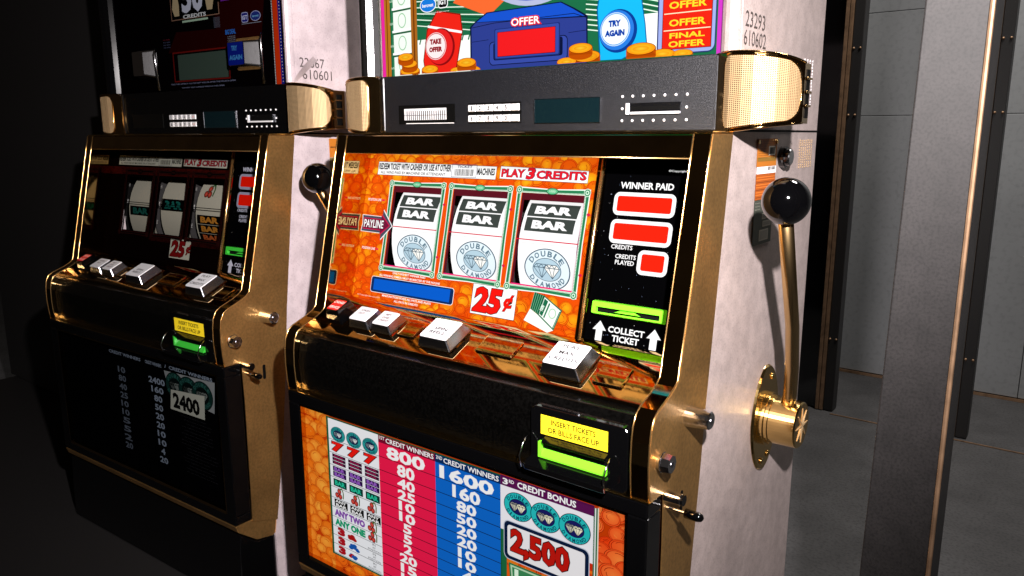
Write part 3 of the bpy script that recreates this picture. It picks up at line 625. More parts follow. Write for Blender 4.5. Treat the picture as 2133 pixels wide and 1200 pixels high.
        s.poly([(-.2035, -.1950), (-.1785, -.2083), (-.1858, -.2302), (-.2085, -.2162)], 'f6fff6', 3); s.poly([(-.2030, -.1965), (-.1975, -.1994), (-.2035, -.2180), (-.2078, -.2155)], '1c6a48', 4); s.text('1000', -.2085, -.2105, -.2015, -.2055, 'eafff0', 5, .04, rot=1.25); s.poly([(-.1960, -.2010), (-.1940, -.2020), (-.2000, -.2200), (-.2018, -.2188)], '2a7a58', 4)
        s.disc(-.1895, -.2130, .0055, .0062, 'a8d0b0', 4, 16); s.disc(-.1895, -.2130, .0042, .0050, 'f0fff0', 5, 16); s.poly([(-.1800, -.2090), (-.1790, -.2095), (-.1860, -.2300), (-.1870, -.2293)], '2a7a58', 4)
        s.build('cash_stack', mt, g)
    # black score panel
    s = Sheet(FG, 0); s.rect(-.1430, -.2385, -.0190, -.0225, '040405'); bp = s.build('score_panel', M['unlit'] if not lit else M['unlit'], P)
    lt = M['lit'] if lit else M['unlit']; wt = 'ffffff' if lit else 'd8dcf0'
    for t_ in (('WINNER PAID', -.1225, -.0610, -.0570, -.0535, .03), ('CREDITS', -.1240, -.1292, -.0970, -.1242, .02), ('CREDITS', -.1172, -.1396, -.0912, -.1346, .02), ('PLAYED', -.1165, -.1463, -.0925, -.1413, .02),
               ('COLLECT', -.1135, -.2230, -.0680, -.2158, .03), ('TICKET', -.1075, -.2325, -.0735, -.2252, .03), ('©Copyright IGT', -.0660, -.0415, -.0365, -.0385, .01)):
        s = Sheet(FG, .0006); s.text(t_[0], t_[1], t_[2], t_[3], t_[4], wt, 0, t_[5]); s.build('lettering', lt, bp)
    for cx in (-.1247, -.0565): s = Sheet(FG, .0006); s.poly([(cx, -.2116), (cx-.0088, -.2222), (cx-.0042, -.2222), (cx-.0042, -.2343), (cx+.0042, -.2343), (cx+.0042, -.2222), (cx+.0088, -.2222)], wt, 0); s.build('arrow', lt, bp)
    for (a, b, c, d) in ((-.1285, -.0911, -.0523, -.0650), (-.1285, -.1229, -.0520, -.0958), (-.0888, -.1550, -.0520, -.1278)):
        s = Sheet(FG, .0006); s.ring(rrect(a, b, c, d, .007), rrect(a+.0046, b+.0045, c-.0046, d-.0042, .0025), wt if lit else 'a8a8c0', 0); s.build('display_border', lt, bp)
        s = Sheet(FG, .0005); s.poly(rrect(a+.0046, b+.0045, c-.0046, d-.0042, .0025), 'ff2410' if lit else 'd01404', 0); s.build('red_display', M['lit'] if lit else M['litb'], bp)
    gm_ = M['green'] if lit else M['greend']
    O = rrect(-.1364, -.2050, -.0455, -.1892, .001, 2); I = rrect(-.1300, -.2020, -.0505, -.1962, .001, 2)
    m = MB(); n = len(O)
    m.add([FG(u, v, 0) for u, v in O]+[FG(-.0910+(u+.0910)*.97, -.197+(v+.197)*.86, .0060) for u, v in O]+[FG(u, v, .0060) for u, v in I]+[FG(u, v, .001) for u, v in I],
          [(i, (i+1) % n, n+(i+1) % n, n+i) for i in range(n)]+[(n+i, n+(i+1) % n, 2*n+(i+1) % n, 2*n+i) for i in range(n)]+[(2*n+i, 2*n+(i+1) % n, 3*n+(i+1) % n, 3*n+i) for i in range(n)])
    tk = m.build('ticket_slot', gm_, P)
    m = MB(); m.slab(I, FG, .0008, .0012); m.build('slot_opening', M['dark'], tk)
    m = MB(); m.slab([(-.108, -.2005), (-.074, -.2005), (-.082, -.1972), (-.100, -.1972)], FG, .004, .0075, [(-.104, -.2000), (-.078, -.2000), (-.084, -.1985), (-.098, -.1985)]); m.build('slot_tongue', gm_, tk)
    s = Sheet(FG, .0004); rnd = random.Random(21)
    for k in range(90):
        u, v, r = rnd.uniform(-.141, -.022), rnd.uniform(-.235, -.03), rnd.uniform(.00012, .0004); s.disc(u, v, r, r*rnd.uniform(.5, 1), '50607c' if k % 3 else '98a0a8', 0, 6)
    o = s.build('dust_speck', M['printm'], bp); o['kind'] = 'stuff'
def belly_lit(P):
    mt = M['litb']; s = Sheet(FB, 0); s.rect(-.5385, .7620, -.0235, .9955, 'c83c06'); g = s.build('belly_glass', mt, P)
    s = Sheet(FB, .0001); s.coins(-.5385, .7620, -.4840, .9955, .0125, 1, 11, None, body='f07010', rim='a83004', hi='ffb040', ecc=.9); s.build('coin_pattern', mt, g); s = Sheet(FB, .0001); s.coins(-.0600, .7620, -.0235, .9955, .0125, 1, 12, None, body='f04010', rim='8a1404', hi='ff9040', ecc=.9); s.build('coin_pattern', mt, g); s = Sheet(FB, .0001); s.coins(-.185, .762, -.065, .915, .0125, 1, 14, None, body='f04810', rim='8a1404', hi='ffa020', ecc=.9); s.build('coin_pattern', mt, g); s = Sheet(FB, .0001); s.coins(-.49, .762, -.185, .79, .0125, 1, 15, None, body='f06010', rim='8a1404', hi='ffa020', ecc=.9); s.build('coin_pattern', mt, g)
    B = .0016
    s = Sheet(FB, B); rows = [.9862, .9575, .9385, .9205, .9030, .8885, .8725, .8585, .8440, .8300, .8165, .8030, .7890]
    s.rect(-.4890, .7855, -.1830, .9885, '1c5a38', 0); s.rect(-.4850, .7880, -.3860, .9865, 'f4f6fa', 1)
    rowc = rows
    for v in rowc[1:]: s.line((-.4850, v), (-.3860, v), .0006, '181818', 2)
    for k in range(3): dd_disc(s, -.4655+k*.0318, .9668, .0148, .0108, 2, ('0c3a44', '2a9a9a', '1c2a50', 'f0f0f0', '0c4a50'), 30)
    for k in range(3): s.text('7', -.4790+k*.0322, .9412, -.4560+k*.0322, .9550, 'f01c14', 3, .06, shear=.1, out='1a0404', outw=.04)
    for k in range(3):
        u = -.4790+k*.0325; w_ = .0270
        for j in range(3): s.rect(u, .9228+j*.0050, u+w_, .9272+j*.0050, '3a1030', 3); s.text('BAR', u+.004, .9235+j*.005, u+w_-.004, .9265+j*.005, 'a02050', 4, .03)
        for j in range(2): s.rect(u, .9048+j*.0075, u+w_, .9118+j*.0075, '2c1048', 3); s.text('BAR', u+.003, .9056+j*.0075, u+w_-.003, .9110+j*.0075, '9a60c8', 4, .04)
        s.rect(u, .8905, u+w_, .9012, '0c3c34', 3); s.text('BAR', u+.003, .8925, u+w_-.003, .8992, '28c8a0', 4, .04)
        cherries(s, u+.0110, .8800, .0056, 3)
        s.rect(u, .8602, u+w_, .8712, '101010', 3); s.text('ANY', u+.002, .8664, u+w_-.003, .8704, 'ffffff', 4, .03); s.text('BAR', u+.003, .8610, u+w_-.002, .8652, 'ffffff', 4, .03)
    s.text('ANY TWO', -.4800, .8460, -.4180, .8565, '8a50b0', 3, .07); s.text('ANY ONE', -.4800, .8318, -.4180, .8425, '18a070', 3, .07)
    cherries(s, -.4040, .8520, .0056, 3); cherries(s, -.4040, .8378, .0056, 3)
    for k in range(3):
        v = .8185-k*.0138; s.text('3', -.4755, v-.0005, -.4600, v+.0115, 'b01420', 3, .09); 
        for j in range(7): s.disc(-.4430+random.uniform(-.008, .008), v+.005+random.uniform(-.003, .003), .0045, .0024, ('b01414', '1858b0', 'b01414' if j % 2 else '1858b0')[k], 3+j*.3, 14)
        for j, t in enumerate(('IN', 'ANY', 'POSITION')): s.text(t, -.4140+(.009 if j < 2 else 0), v+.0075-j*.0042, -.3900-(.009 if j < 2 else 0), v+.0105-j*.0042, '303030', 3)
    s.build('symbol_column', mt, g)
    for (a, b, c, head, sup, vals, wide) in ((-.3860, -.2870, 'f01c4c', 'CREDIT WINNERS', '1ST', '800 80 40 25 10 10 5 5 2 20 15 10'.split(), 0), (-.2870, -.1870, '1068cc', 'CREDIT WINNERS', '2ND', '1600 160 80 50 20 20 10 10 4 40 30 20'.split(), 0)):
        s = Sheet(FB, B); s.rect(a, .7880, b, .9868, c, 1); s.rect(a, .9770, b, .9868, '7a0c2c' if wide == 0 and a < -.3 else '0a2c60', 1.5)
        rws = [.9770]+[.9770-.0158*k for k in range(1, 13)] if a < -.3 else [.9770]+[.9590-.0155*k+.001 for k in range(0, 12)]
        rws = [.9770, .9580, .9395, .9240, .9090, .8945, .8795, .8650, .8510, .8365, .8225, .8085, .7945]
        for v in rws[1:]: s.line((a, v), (b, v), .0008, '101018', 2)
        s.text(sup, a+.0020, .9815, a+.0120, .9860, 'ffffff', 3, .01); s.text(head, a+.0140, .9790, b-.0020, .9855, 'ffffff', 3, .02)
        for k, t in enumerate(vals):
            hgt = (rws[k]-rws[k+1])*.90; w1_ = (.0155 if k else .0235)*len(t)*(1. if '1' not in t else .93)*(1.0 if k else .96); cu = (a+b)/2-.001; v1 = rws[k]-.0014
            s.text(t, cu-w1_/2, v1-hgt, cu+w1_/2, v1, 'ffffff', 3, .035)
        s.build('pay_column', mt, g, label='pink pay column' if a < -.3 else 'blue pay column')
    s = Sheet(FB, B); s.rect(-.1868, .9235, -.0640, .9868, 'f4f2f8', 1); s.rect(-.1868, .9770, -.0640, .9890, '5a1450', 2)
    s.text('3', -.1835, .9790, -.1760, .9862, 'ffffff', 3, .03); s.text('RD', -.1745, .9822, -.1675, .9862, 'ffffff', 3, .02); s.text('CREDIT BONUS', -.1630, .9795, -.0860, .9870, 'ffffff', 3, .03)
    for k in range(3): dd_disc(s, -.1618+k*.0378, .9570, .0200, .0166, 3+k*10, ('0a2c40', '28c0c0', '1c1c60', 'f4f0d0', '0a4a60'), 34)
    s.build('bonus_panel', mt, g)
    s = Sheet(FB, B); s.rect(-.1850, .7880, -.1780, .9235, '1c6a40', 1); s.rect(-.0650, .9080, -.0595, .9868, '1c6a40', 1); s.rect(-.0632, .9080, -.0618, .9868, 'f0f0f0', 2); s.rect(-.0600, .7620, -.0585, .9880, 'e8e0d0', 2); s.rect(-.185, .915, -.0650, .925, 'd02c10', .5); s.build('green_border', mt, g)
    s = Sheet(FB, B+.0044); s.poly(rrect(-.1790, .8925, -.0660, .9400, .007), 'c8d0e0', 0); s.poly(rrect(-.1780, .8935, -.0670, .9390, .0065), '0c1c3c', 1); s.poly(rrect(-.1735, .8975, -.0715, .9350, .004), 'f4f2f4', 2)
    s.text('2,500', -.1690, .8990, -.0905, .9325, 'c01810', 3, .045, out='300404', outw=.03); s.text('CREDITS', -.0890, .8990, -.0735, .9020, '202020', 3, .02); s.build('jackpot_sign', mt, g)
    s = Sheet(FB, B+.002); s.poly([(-.1740, .8870), (-.0860, .8880), (-.0800, .8500), (-.1700, .8450)], '2c7a4a', 0); s.poly([(-.1715, .8850), (-.0880, .8860), (-.0825, .8520), (-.1680, .8470)], 'b8dcb8', 1); s.poly([(-.1690, .8830), (-.0900, .8840), (-.0850, .8540), (-.1660, .8490)], '3c8a58', 2); s.disc(-.128, .867, .012, .012, 'c8e0c0', 3); s.text('1', -.1655, .8730, -.1600, .8820, 'e8ffe8', 3, .03); s.build('banknote', mt, g)
def belly_dark(P):
    mt = M['unlit']; s = Sheet(FB, 0); s.rect(-.5385, .7620, -.0235, .9955, '040405'); g = s.build('belly_glass', mt, P)
    gy = '8896a8'; s = Sheet(FB, .0008)
    vals = '2400 240 120 60 30 30 20 20 10 10 4 20'.split(); v = .9560
    for k, t in enumerate(['2400', '160', '80', '50', '20', '20', '10', '10', '4', '20']):
        w_ = .0125*len(t); s.text(t, -.2050-w_/2-.004, v-.0115, -.2050+w_/2-.004, v, gy, 0, .03); v -= .0160
        s.text('10 80 40 25 10 10 5 5 2 20'.split()[k], -.335, v+.0045, -.310, v+.016, '606a78', 0, .03)
    s.build('lettering', mt, g); s = Sheet(FB, .0008); s.text('CREDIT WINNERS', -.3600, .9770, -.2550, .9830, gy, 0, .02); s.text('CREDIT WINNERS', -.2400, .9770, -.1900, .9830, gy, 0, .02); s.text('/  CREDIT WINNERS', -.1800, .9790, -.0450, .9850, gy, 0, .02); s.build('lettering', mt, g)
    s = Sheet(FB, .0008); s.poly([(-.1830, .9740), (-.0390, .9790), (-.0460, .9260), (-.0680, .9280), (-.0640, .9380), (-.1600, .9350), (-.1740, .9440)], '8e9496', 0)
    for k in range(3): dd_disc(s, -.1520+k*.0400, .9520, .0290, .0240, 1+k*9, ('0a1412', '14302c', '0a1414', '7a8480', '2c6058'), 30)
    s.poly([(-.1600, .9460), (-.0640, .9530), (-.0680, .9120), (-.1660, .9110)], 'b4b8ac', 32); s.text('2400', -.1560, .9150, -.0800, .9430, '0a0a0a', 33, .05); s.build('jackpot_sign', mt, g)
    s = Sheet(FB, .0008); rnd = random.Random(3)
    for k in range(17): a = -.1480+rnd.uniform(0, .02); s.text(rnd.choice(('all wins paid in credits only', 'see pay table above for awards', 'malfunction voids all pays', 'only highest winner paid')), a, .9020-k*.0062, a+rnd.uniform(.06, .09), .9045-k*.0062, '2c2c30', 0)
    s.build('small_print', mt, g)
def money_strip(s, u0, v0, u1, v1, lay):
    s.rect(u0, v0, u1, v1, '2a7a50', lay); s.rect(u0+.004, v0, u1-.004, v1, 'f0faf0', lay+1)
    k = v0+.006
    while k < v1: s.text('WASHINGTON'[::-1][::-1][0:4], u0+.0005, k, u0+.0035, k+.010, 'd8f0d8', lay+2, rot=math.pi/2); s.disc((u0+u1)/2, k+.008, .008, .010, '9ac8a0', lay+2, 18); s.disc((u0+u1)/2, k+.008, .0065, .0085, 'f0faf0', lay+3, 18); s.line((u0+.002, k+.024), (u1-.002, k+.026), .003, 'ffffff', lay+4); s.line((u0+.002, k+.021), (u1-.002, k+.0225), .0025, '1c5a38', lay+4); k += .03
def coin3(s, cu, cv, a, lay, n=3, dark=False):
    for k in range(n):
        y = cv-k*a*.62; x = cu+(-.2, .25, -.05)[k % 3]*a; L = lay+(n-k)*4
        s.poly([(x-a, y-a*.45), (x+a, y-a*.45), (x+a, y), (x-a, y)], 'b84c04', L); s.disc(x, y-a*.45, a, a*.34, 'b84c04', L, 26); s.disc(x, y, a, a*.36, '6a2400', L+1, 26); s.disc(x, y, a*.96, a*.33, 'f08a10', L+2, 26, c2='ffd028'); s.disc(x, y, a*.55, a*.16, 'e0900c', L+3, 20, c2='f0c030')
def topglass_lit(P):
    mt = M['lit']; s = Sheet(FT, 0); s.rect(-.5340, 1.4425, -.0225, 1.7500, '1c6a44'); g = s.build('top_glass', mt, P)
    B = .0006; s = Sheet(FT, B)
    s.rect(-.5330, 1.4425, -.5265, 1.75, 'e8289a', 0); s.rect(-.5262, 1.4425, -.5150, 1.75, 'b8701c', 0); s.rect(-.5222, 1.4425, -.5205, 1.75, '6a3408', 1); s.rect(-.5150, 1.4425, -.5128, 1.75, '1c5a38', 1); s.build('edge_stripe', mt, g); s = Sheet(FT, B); s.rect(-.0285, 1.4425, -.0235, 1.75, 'c838c0', 0); s.build('edge_stripe', mt, g)
    s = Sheet(FT, B); money_strip(s, -.5125, 1.4425, -.4700, 1.70, 0); s.rect(-.4735, 1.4425, -.4620, 1.75, 'a8641c', 5); s.rect(-.4690, 1.4425, -.4665, 1.75, '6a3408', 6)
    s.build('note_strip', mt, g); s = Sheet(FT, B); rnd = random.Random(8)
    for k in range(26):       # fanned notes
        v = 1.495+k*.0026; s.line((-.4620, v+.012), (-.3300, v-.006+k*.0008), .0012, ('e8f8e8', '1c5a38', '0e4028')[k % 3], 1+k*.05)
    s.rect(-.4620, 1.4425, -.3600, 1.488, 'f6fff6', .5)
    s2 = Sheet(FT, B)
    for k in range(16): v = 1.470+k*.0028; s2.line((-.1900, v+.01), (-.1650, v+.006), .0012, ('e8f8e8', '1c5a38')[k % 2], 1)
    s2.build('fanned_notes', mt, g); s2 = Sheet(FT, B); s2.rect(-.1200, 1.4480, -.0950, 1.490, 'f6fff6', .5)
    for k in range(16): v = 1.470+k*.0028; s2.line((-.1250, v+.028), (-.0950, v+.020), .0012, ('e8f8e8', '1c5a38')[k % 2], 1)
    s2.build('fanned_notes', mt, g)
    for k in range(9): s.line((-.458+k*.011, 1.482), (-.454+k*.011, 1.492), .0022, '1c6a44', 2)
    s.poly([(-.3950, 1.53), (-.3800, 1.5450), (-.3000, 1.53), (-.3350, 1.5080)], 'f06830', 6); s.build('fanned_notes', mt, g)
    s = Sheet(FT, B+.0009); s.disc(-.2650, 1.5760, .085, .062, 'b0b8d8', 0, 48); s.disc(-.2650, 1.5780, .080, .058, '2c50c0', 1, 48); s.disc(-.2650, 1.5800, .077, .056, '10a0e8', 2, 48); s.build('blue_dial', mt, g)
    # suitcase with the OFFER display
    s = Sheet(FT, B+.0022); C_ = '2c3c8c'
    s.poly([(-.3650, 1.4425), (-.3650, 1.4970), (-.3560, 1.5030), (-.3370, 1.5125), (-.2230, 1.5140), (-.2040, 1.5050), (-.1860, 1.4950), (-.1850, 1.4425)], '0c1438', 0)
    s.poly([(-.3625, 1.4425), (-.3625, 1.4960), (-.3550, 1.5015), (-.1880, 1.4935), (-.1865, 1.4425)], C_, 1); s.poly([(-.3540, 1.5020), (-.3360, 1.5112), (-.2235, 1.5128), (-.2060, 1.5040), (-.1900, 1.4950)], '1850c8', 1.5)
    s.pline([(-.3620, 1.4955), (-.3250, 1.4985), (-.2050, 1.4990), (-.1880, 1.4930)], .0008, '0c1438', 3); s.pline([(-.362, 1.478), (-.334, 1.479)], .0006, '0c1438', 3); s.pline([(-.212, 1.478), (-.187, 1.479)], .0006, '0c1438', 3)
    s.poly(rrect(-.3330, 1.4470, -.2130, 1.4760, .006), '0c1438', 3); s.poly(rrect(-.3320, 1.4480, -.2140, 1.4750, .0055), '3448a0', 4); s.poly(rrect(-.3260, 1.4530, -.2200, 1.4745, .003), '0c1438', 5); s.poly(rrect(-.3240, 1.4540, -.2240, 1.4910, .002), '1c2c70', 6); s.poly(rrect(-.3225, 1.4552, -.2255, 1.4900, .002), '3448a0', 7); s.build('suitcase_artwork', mt, g)
    s = Sheet(FT, B+.0034); s.rect(-.3190, 1.4568, -.2300, 1.4868, '300608', 0); s.rect(-.3182, 1.4575, -.2306, 1.4862, 'e81c20', 1); s.build('offer_display', mt, g)
    s = Sheet(FT, B+.0034); s.text('OFFER', -.2965, 1.4920, -.2528, 1.5010, 'ffffff', 2, .02, out='e01820', outw=.10); s.build('offer_lettering', mt, g)
    # TAKE OFFER phone
    s = Sheet(FT, B+.0022); s.poly([(-.4470, 1.4430), (-.4500, 1.4600), (-.4420, 1.5000), (-.4230, 1.5230), (-.3810, 1.5150), (-.3775, 1.4935), (-.3900, 1.4430)], '801008', 0); s.poly([(-.4455, 1.4430), (-.4485, 1.4600), (-.4405, 1.4990), (-.4222, 1.5215), (-.3822, 1.5138), (-.3790, 1.4935), (-.3915, 1.4430)], 'e82418', 1)
    s.line((-.4400, 1.5040), (-.3790, 1.4920), .003, 'ffffff', 2); s.disc(-.4170, 1.4760, .0255, .0240, '8a0c10', 3, 36); s.disc(-.4190, 1.4765, .0240, .0225, 'e02020', 4, 36); s.disc(-.4255, 1.4775, .0190, .0176, 'f0e0e0', 5, 36); s.disc(-.4255, 1.4775, .0182, .0168, 'c82838', 6, 36); s.disc(-.4255, 1.4775, .0172, .0158, 'f8e8e8', 7, 36)
    s.text('TAKE', -.4360, 1.4800, -.4150, 1.4870, '90081a', 8, .07); s.text('OFFER', -.4375, 1.4700, -.4135, 1.4768, '90081a', 8, .07); s.build('take_offer_artwork', mt, g)
    # TRY AGAIN phone
    s = Sheet(FT, B+.0022); s.poly([(-.1690, 1.4440), (-.1740, 1.5000), (-.1690, 1.53), (-.1210, 1.53), (-.1110, 1.4800), (-.1080, 1.4560), (-.1400, 1.4430)], '085a9a', 0); s.poly([(-.1675, 1.4440), (-.1725, 1.5000), (-.1675, 1.53), (-.1220, 1.53), (-.1122, 1.4800), (-.1095, 1.4570), (-.1400, 1.4440)], '18b4ec', 1)
    s.disc(-.1455, 1.4745, .0245, .0235, '0a3a90', 3, 36); s.disc(-.1475, 1.4755, .0225, .0215, '2878d8', 4, 36); s.disc(-.1490, 1.4765, .0192, .0182, 'd0e8fc', 5, 36); s.disc(-.1490, 1.4765, .0184, .0174, '5a9ad8', 6, 36); s.disc(-.1490, 1.4765, .0174, .0164, 'eef8ff', 7, 36)
    s.text('TRY', -.1575, 1.4795, -.1415, 1.4865, '1040a0', 8, .07); s.text('AGAIN', -.1620, 1.4690, -.1365, 1.4760, '1040a0', 8, .07); s.build('try_again_artwork', mt, g)
    s = Sheet(FT, B+.0022); s.poly(rrect(-.0965, 1.4450, -.0290, 1.75, .008), '28306c', 0); s.poly(rrect(-.0950, 1.4462, -.0300, 1.748, .007), '98a8e0', 1); s.rect(-.0905, 1.4498, -.0335, 1.74, '501008', 2); s.rect(-.0898, 1.4504, -.0342, 1.738, 'e02414', 3)
    for v in (1.4697, 1.4870, 1.5040): s.rect(-.0885, v-.0005, -.0350, v+.0005, 'ffe8c0', 4)
    Y_ = 'ffd42c'
    s.text('FINAL', -.0815, 1.4612, -.0410, 1.4668, Y_, 4, .03); s.text('OFFER', -.0825, 1.4520, -.0405, 1.4585, Y_, 4, .03); s.text('OFFER', -.0825, 1.4735, -.0405, 1.4808, Y_, 4, .03); s.text('OFFER', -.0830, 1.4915, -.0400, 1.4990, Y_, 4, .03); s.build('offer_panel', mt, g)
    for cu, cv, a, n in ((-.4775, 1.4665, .0150, 3), (-.4640, 1.4480, .012, 1), (-.4320, 1.4480, .0155, 2), (-.3660, 1.4530, .0165, 2), (-.3840, 1.4440, .012, 1), (-.1900, 1.4590, .0165, 2), (-.1800, 1.4500, .0165, 1), (-.2100, 1.4450, .014, 1), (-.1105, 1.4530, .0185, 2), (-.0850, 1.4460, .015, 1), (-.0620, 1.4450, .012, 1)):
        s = Sheet(lambda u, v, o=0: FT(u, max(v, 1.4430), o), B+.0042); coin3(s, cu, cv, a, 0, n); s.build('coin_artwork', mt, g)
    s = Sheet(FT, B+.0042); s.disc(-.4370, 1.5310, .0150, .0095, 'ffffff', 0, 30); s.disc(-.4370, 1.5310, .0138, .0085, '1878d8', 1, 30); s.text('barcrest', -.4475, 1.5285, -.4270, 1.5330, 'ffffff', 2, .02); s.poly(rrect(-.4190, 1.5245, -.4010, 1.5400, .005), 'ffffff', 0); s.poly(rrect(-.4178, 1.5257, -.4022, 1.5388, .004), '101010', 1); s.text('IGT', -.4168, 1.5290, -.4032, 1.5355, 'ffffff', 2, .03)
    s.text('© games and artwork all rights reserved', -.4500, 1.5195, -.3990, 1.5212, 'ffffff', 2); s.build('maker_logo', mt, g)
def topglass_dark(P):
    mt = M['unlit']; s = Sheet(FT, 0); s.rect(-.5340, 1.4425, -.0225, 1.7500, '050304'); g = s.build('top_glass', mt, P)
    B = .0006; s = Sheet(FT, B); s.poly([(-.2100, 1.600), (-.0700, 1.600), (-.0900, 1.5000), (-.1550, 1.5000), (-.2000, 1.5100), (-.3600, 1.5100), (-.3300, 1.5450), (-.2100, 1.5420)], '240404', 0); s.rect(-.21, 1.585, -.13, 1.75, '050304', 1); s.build('red_area', mt, g)
    s = Sheet(FT, B); s.rect(-.3410, 1.5650, -.1960, 1.75, '8a6a58', 1); s.rect(-.3390, 1.5665, -.1980, 1.75, '040404', 2)
    s.poly([(-.3300, 1.5720), (-.3150, 1.5720), (-.3140, 1.5900), (-.3180, 1.61), (-.3300, 1.61), (-.3360, 1.5850)], 'b8a884', 3); s.poly([(-.2300, 1.5750), (-.2150, 1.5750), (-.2100, 1.5900), (-.2110, 1.62), (-.2350, 1.62), (-.2330, 1.5900)], 'b8a884', 3)
    s.text('50', -.3050, 1.5745, -.2400, 1.6300, 'c8d0e4', 4, .04); s.text('CREDITS', -.3030, 1.5668-.001, -.2340, 1.5735-.001, 'dce4e8', 5, .03); s.rect(-.3070, 1.5595, -.2290, 1.5628, 'a8c8b0', 5); s.build('credit_artwork', mt, g)
    for k in range(12): pass
    s = Sheet(FT, B)
    for k in range(11): s.rect(-.2140, 1.5440+k*.0016, -.1960, 1.5446+k*.0016, '5a6070', 2)
    s.rect(-.1900, 1.585, -.1650, 1.590, '6a20a0', 2); s.text('BIG DEAL', -.1830, 1.5300, -.1540, 1.5380, '2c70d0', 2, .04)
    for k in range(5): s.text('TO SEE THE OFFER', -.1780, 1.5255-k*.0030, -.1560, 1.5272-k*.0030, '98a0b0', 2)
    s.text('TAKE THIS OFFER IF YOU DO NOT WIN OR AFTER THE FOURTH OFFER', -.3600, 1.4528, -.1630, 1.4552, '8890b0', 2); s.text('YOU MAY NOT COMBINE WINS ON THIS OFFER', -.3260, 1.4458, -.1960, 1.4480, '8890b0', 2)
    for k in range(4): s.text('TO WIN', -.3740, 1.5330-k*.0045, -.3520, 1.5350-k*.0045, '802838' if k == 0 else '586080', 2)
    s.build('small_print', mt, g)
    s = Sheet(FT, B); s.poly(rrect(-.1360, 1.5455, -.1180, 1.5618, .004), 'a8b0d8', 2); s.poly(rrect(-.1348, 1.5467, -.1192, 1.5606, .003), '20247c', 3); s.text('IGT', -.1342, 1.5500, -.1198, 1.5570, 'c8d0f0', 4, .03); s.disc(-.0985, 1.5540, .0135, .0080, 'a8b0d8', 2); s.disc(-.0985, 1.5540, .0122, .0070, '20307c', 3); s.text('barcrest', -.1070, 1.5520, -.0900, 1.5560, '70b0d8', 4, .02); s.line((-.1360, 1.5435), (-.0840, 1.5435), .001, '808898', 3); s.build('maker_logo', mt, g)
    s = Sheet(FT, B); s.rect(-.0545, 1.4430, -.0420, 1.75, 'c8340c', 0); s.rect(-.0420, 1.4430, -.0335, 1.75, '18207c', 0)
    for k in range(60):
        if 1.4445+k*.0051 < 1.74: s.disc(-.0378, 1.4470+k*.0051, .0009, .0009, 'f0e0e0', 1, 8)
    for k in range(120):
        if 1.4435+k*.0025 < 1.74: s.rect(-.0572, 1.4435+k*.0025, -.0553, 1.4450+k*.0025, 'd8d8d8', 1)
    s.build('edge_stripe', mt, g)
    s = Sheet(FT, B); s.rect(-.3470, 1.4575, -.1770, 1.5105, '6a1410', 1); s.rect(-.3440, 1.4600, -.1795, 1.5080, '050505', 2); s.rect(-.3310, 1.4605, -.1820, 1.5050, '3c4c44', 3); s.build('offer_display', mt, g)
    # protruding blue-capped button
    m = MB(); m.slab(rrect(-.1540, 1.4690, -.0860, 1.5210, .006), FT, .0005, .003); bt = m.build('button', M['goldb'], g)
    m = MB(); m.slab(rrect(-.1530, 1.4720, -.0880, 1.5160, .004), FT, .003, .022, rrect(-.1500, 1.4750, -.1060, 1.5130, .003)); m.build('button_skirt', M['chrome'], bt)
    s = Sheet(FT, .0225); s.poly(rrect(-.1490, 1.4760, -.1080, 1.5120, .002), '0c1c80', 0); s.text('TRY', -.1390, 1.4990, -.1230, 1.5070, '3c80c0', 1, .05); s.text('AGAIN', -.1460, 1.4840, -.1110, 1.4920, '3c80c0', 1, .05); s.build('button_cap', mt, bt)
    for a, b in (((-.0800, 1.5250), (-.0770, 1.4440)), ((-.3960, 1.5200), (-.3870, 1.4440))):
        m = MB(); m.tube([FT(a[0], a[1], .004), FT(a[0], a[1]-.01, .008), FT(b[0], b[1], .008)], .0028, 10); m.build('chrome_rail', M['chrome'], g, smooth=True)
    m = MB(); m.slab(rrect(-.455, 1.468, -.400, 1.520, .003), FT, .0005, .020, rrect(-.452, 1.472, -.415, 1.516, .003)); m.build('button_skirt', M['chrome'], g)
